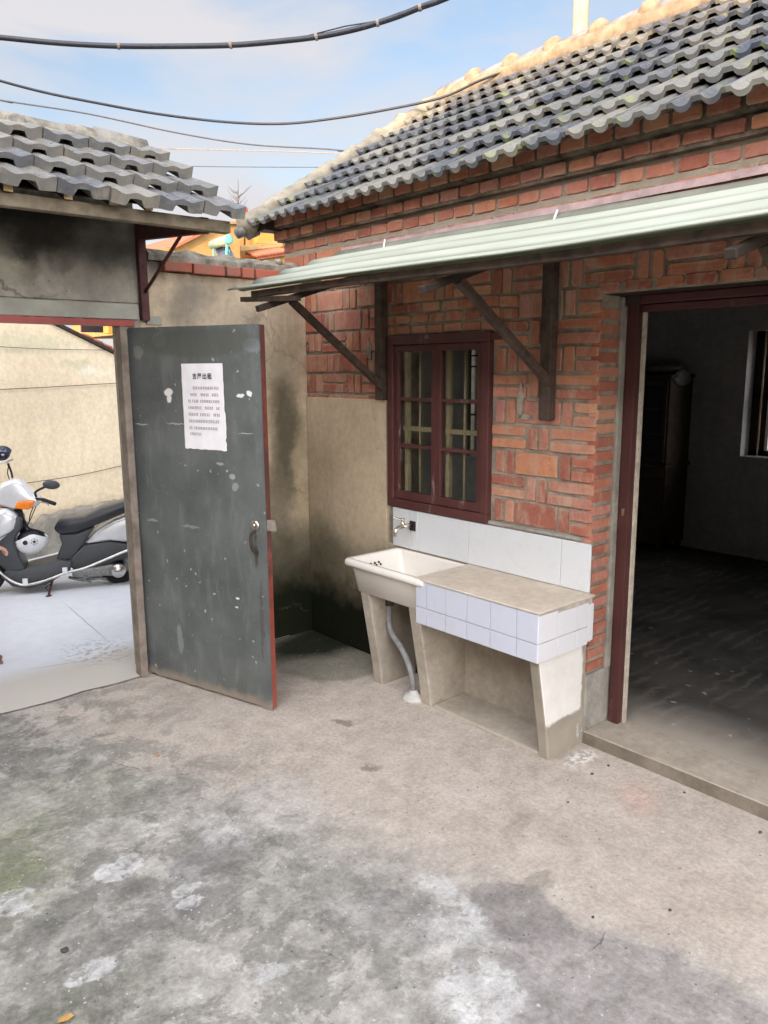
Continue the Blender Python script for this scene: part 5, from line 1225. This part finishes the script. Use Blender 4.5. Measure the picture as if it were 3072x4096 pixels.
mb.build('crown', 'twig', tr)
# utility pole behind the house ridge
pc = ray(2319, 190) / 3100 * 10.8 + Vector((0, 0, CAM_H))
mb = MB(); mb.tube([(pc.x, pc.y, 0), (pc.x, pc.y, 9.2)], [.125, .098], 20); solo(mb, 'utility_pole', 'pole_concrete', 'sunlit round concrete pole rising behind the tiled ridge', 'pole')

# ------------------------------------------------------------------ overhead cables
def extend(pts, a=7.0, b=7.0):
    pts = list(pts)
    if a: pts = [pts[0] + (pts[0] - pts[1]).normalized() * a] + pts
    if b: pts = pts + [pts[-1] + (pts[-1] - pts[-2]).normalized() * b]
    return pts
def cable(name, pts, r, mat, label, tension=None, seg=6):
    m_ = MB(); m_.tube(smooth(pts, 6), r, seg); return solo(m_, name, mat, label, 'cable', 'cables crossing the sky over the yard')
def at(x, y, d): r_ = ray(x, y).normalized(); return Vector((0, 0, CAM_H)) + r_ * d
thick = [(-500, 112), (-200, 132), (0, 150), (230, 172), (460, 184), (700, 185), (920, 181), (1100, 167), (1265, 148), (1400, 122), (1510, 92), (1600, 62), (1680, 30), (1765, 0), (1900, -62), (2200, -230)]
tp_ = [at(x, y, 5.2 - .0004 * (x + 500)) for x, y in thick]
ck = thing('bundled_cable', tuple(tp_[5]), 'thick dark bundled cable with ties across the top of the sky', 'cable', None)
mb = MB(); mb.tube(smooth(extend(tp_, 5, 3), 6), .0135, 10); mb.build('sheath', 'cable_black', ck)
mb = MB(); mb.tube([at(1235, 142, 4.5), at(1380, 105, 4.48), at(1510, 84, 4.45), at(1600, 50, 4.4), at(1680, 24, 4.38)], .0035, 6); mb.build('messenger_wire', 'cable_black', ck)
for x, y in ((475, 184), (922, 181), (1265, 148), (1510, 92), (1680, 30)):
    dd = 5.2 - .0004 * (x + 500); c = at(x, y, dd); t_ = (at(x + 10, y - (0 if x < 900 else 3), dd) - c).normalized(); mb = MB(); mb.tube([c - t_ * .008, c, c + t_ * .008], [.0155, .018, .0155], 10); mb.build('tie', 'tie_rope', ck)
re = Vector((4.21, 3.05, 3.64))
pts = [at(-450, 200, 6.0), at(-200, 262, 6.0), at(0, 323, 6.0), at(180, 370, 6.0), at(362, 407, 6.0), at(633, 456, 6.0), at(904, 488, 6.0), at(1130, 495, 6.0), at(1334, 474, 5.95), at(1551, 438, 5.9), at(1768, 390, 5.8), at(1913, 325, 5.7), at(2010, 290, 5.6), at(2057, 282, 5.55)]
last = onx(2072, 290, 4.2); L0 = (last - Vector((0, 0, CAM_H))).length
pts = [Vector((0, 0, CAM_H)) + (p - Vector((0, 0, CAM_H))).normalized() * (L0 + (6.4 - L0) * (1 - i / (len(pts) - 1))) for i, p in enumerate(pts)] + [last, last + Vector((.05, -.02, -.06))]
cable('overhead_cable', extend(pts, 6, 0), .0088, 'cable_black', 'black cable sagging across the sky down to the house ridge')
def extend_far(l, d): return extend([at(x, y, d) for x, y in l], 9, 9)
cable('overhead_cable', extend_far([(-300, 340), (0, 400), (350, 455), (700, 530), (1000, 578), (1300, 596), (1440, 610), (1600, 622)], 11), .009, 'cable_grey', 'thin grey cable slanting down to the right below the black cable')
cable('overhead_cable', extend_far([(-100, 560), (300, 575), (590, 592), (900, 600), (1150, 606), (1300, 612), (1450, 617), (1650, 622)], 11.5), .006, 'cable_pale', 'pale sunlit cable running level above the tiled gate roof')
cable('overhead_cable', extend_far([(-100, 640), (300, 655), (700, 664), (1000, 668), (1350, 669), (1600, 668)], 13), .0055, 'cable_grey', 'thinnest and lowest grey cable between the two roofs')

# ------------------------------------------------------------------ room furniture
cb = thing('cupboard', (6.33, 3.6, .056), 'tall dark wooden cupboard with glazed doors in the dark room', 'cupboard')
mb = MB(); mb.box(6.14, 6.52, 3.40, 3.93, .12, 1.56); mb.box(6.12, 6.525, 3.385, 3.935, 1.56, 1.59); mb.box(6.10, 6.525, 3.38, 3.935, .80, .83)
for a, b in ((3.41, 3.45), (3.88, 3.92)): mb.box(6.15, 6.19, a, b, .056, .12); mb.box(6.46, 6.50, a, b, .056, .12)
mb.build('carcass', 'cupboard_wood', cb, bevel=.004)
for a, b in ((3.415, 3.66), (3.67, 3.915)):
    mb = MB(); mb.box(6.122, 6.139, a, b, .14, .70); mb.box(6.122, 6.139, a, b, .71, .795); mb.build('lower_door', 'cupboard_wood', cb, bevel=.003)
    mb = MB()
    for c, d, e, f_ in ((a, a + .03, .85, 1.54), (b - .03, b, .85, 1.54), (a + .03, b - .03, .85, .89), (a + .03, b - .03, 1.50, 1.54), (a + .03, b - .03, 1.08, 1.095), (a + .03, b - .03, 1.29, 1.305)): mb.box(6.118, 6.139, c, d, e, f_)
    up = mb.build('glazed_door', 'cupboard_wood', cb); mb = MB(); mb.box(6.128, 6.131, a + .03, b - .03, .89, 1.50); mb.build('glass', 'black', up)
bagt = MB(); bagt.ell((6.35, 3.60, 1.64), (.17, .20, .06), 18, 10); bagt.ell((6.33, 3.40, 1.56), (.15, .025, .075), 14, 8)
for v in range(len(bagt.v)):
    p = Vector(bagt.v[v]); bagt.v[v] = tuple(p + p.normalized() * .02 * mnoise.noise(p * 14))
solo(bagt, 'plastic_bag', 'plastic_bag', 'crumpled grey plastic sheet draped over the top of the dark cupboard', 'bag')

# ------------------------------------------------------------------ house across the yard, behind and left of the camera, that shades the place
wh = thing('opposite_house', (-7, 1.5, 0), 'tall cement house closing the yard behind the camera', 'house')
WHX, WHH = -4.8, 4.66
mb = MB(); mb.box(-9.5, WHX, -8.0, 5.6, -.1, WHH); mb.build('wall', 'gate_plaster', wh)
mb = MB(); mb.prism([(WHX + .25, -8.2, WHH + .12), (-9.7, -8.2, WHH + .25), (-9.7, -8.2, WHH + .002), (WHX + .25, -8.2, WHH + .002)], (0, 14.0, 0)); mb.build('roof', 'gate_tile', wh)
mb = MB(); mb.box(WHX, WHX + .03, -1.2, -.3, .05, 2.0); mb.build('door', 'window_paint', wh, bevel=.005)
for y in (.5, -3.2):
    mb = MB(); mb.box(WHX, WHX + .035, y, y + 1.1, .9, 2.0); o = mb.build('window', 'window_paint', wh, bevel=.005); mb = MB(); mb.box(WHX + .0355, WHX + .04, y + .07, y + .52, .97, 1.93); mb.box(WHX + .0355, WHX + .04, y + .58, y + 1.03, .97, 1.93); mb.build('glass', 'black', o)

# ------------------------------------------------------------------ small litter on the floor
lf = MB(); c = onz(262, 4078, .004)
lf.prism([c + Vector((-.03, .005, 0)) * .75, c + Vector((-.008, .016, .004)) * .75, c + Vector((.02, .008, .007)) * .75, c + Vector((.028, -.006, .002)) * .75, c + Vector((0, -.014, .005)) * .75], (0, 0, .0015)); solo(lf, 'fallen_leaf', 'leaf_dry', 'dry yellow leaf on the mossy concrete at the bottom left', 'leaf')
lf = MB(); c = onz(632, 3022, .003); lf.prism([c + Vector((-.009, 0, 0)), c + Vector((0, .006, .002)), c + Vector((.009, .001, .001)), c + Vector((0, -.006, .001))], (0, 0, .0015)); solo(lf, 'fallen_leaf', 'orange_roof', 'tiny orange leaf on the grey concrete in front of the door', 'leaf')
for i, (x, y, r, lb) in enumerate([(2433, 3062, .007, 'dark pebble on the concrete just before the doorstep'), (2368, 3095, .008, 'flat dark crumb between the counter leg and the doorstep'), (2737, 3170, .006, 'dark pebble at the foot of the doorstep'), (3040, 3328, .008, 'dark pebble near the right edge below the doorstep'),
        (2272, 3120, .004, 'tiny dark crumb nearest the counter leg'), (2272, 3208, .005, 'small dark crumb on the pale screed in front of the counter'), (2680, 3640, .006, 'dark pebble alone on the pale screed at lower right'), (2371, 3668, .006, 'dark pebble on the edge of the grey concrete'), (1910, 3148, .004, 'tiny dark crumb in front of the counter cavity'), (258, 3800, .012, 'dark mossy lump at lower left')]):
    c = onz(x, y, r * .4); m_ = MB(); m_.ell(c, (r, r * .8, r * .5), 8, 6)
    for k in range(len(m_.v)): p = Vector(m_.v[k]); m_.v[k] = tuple(p + (p - c) * .35 * mnoise.noise(p * 150))
    solo(m_, 'pebble', 'pebble', lb, 'pebble', 'pebbles and crumbs on the yard floor')
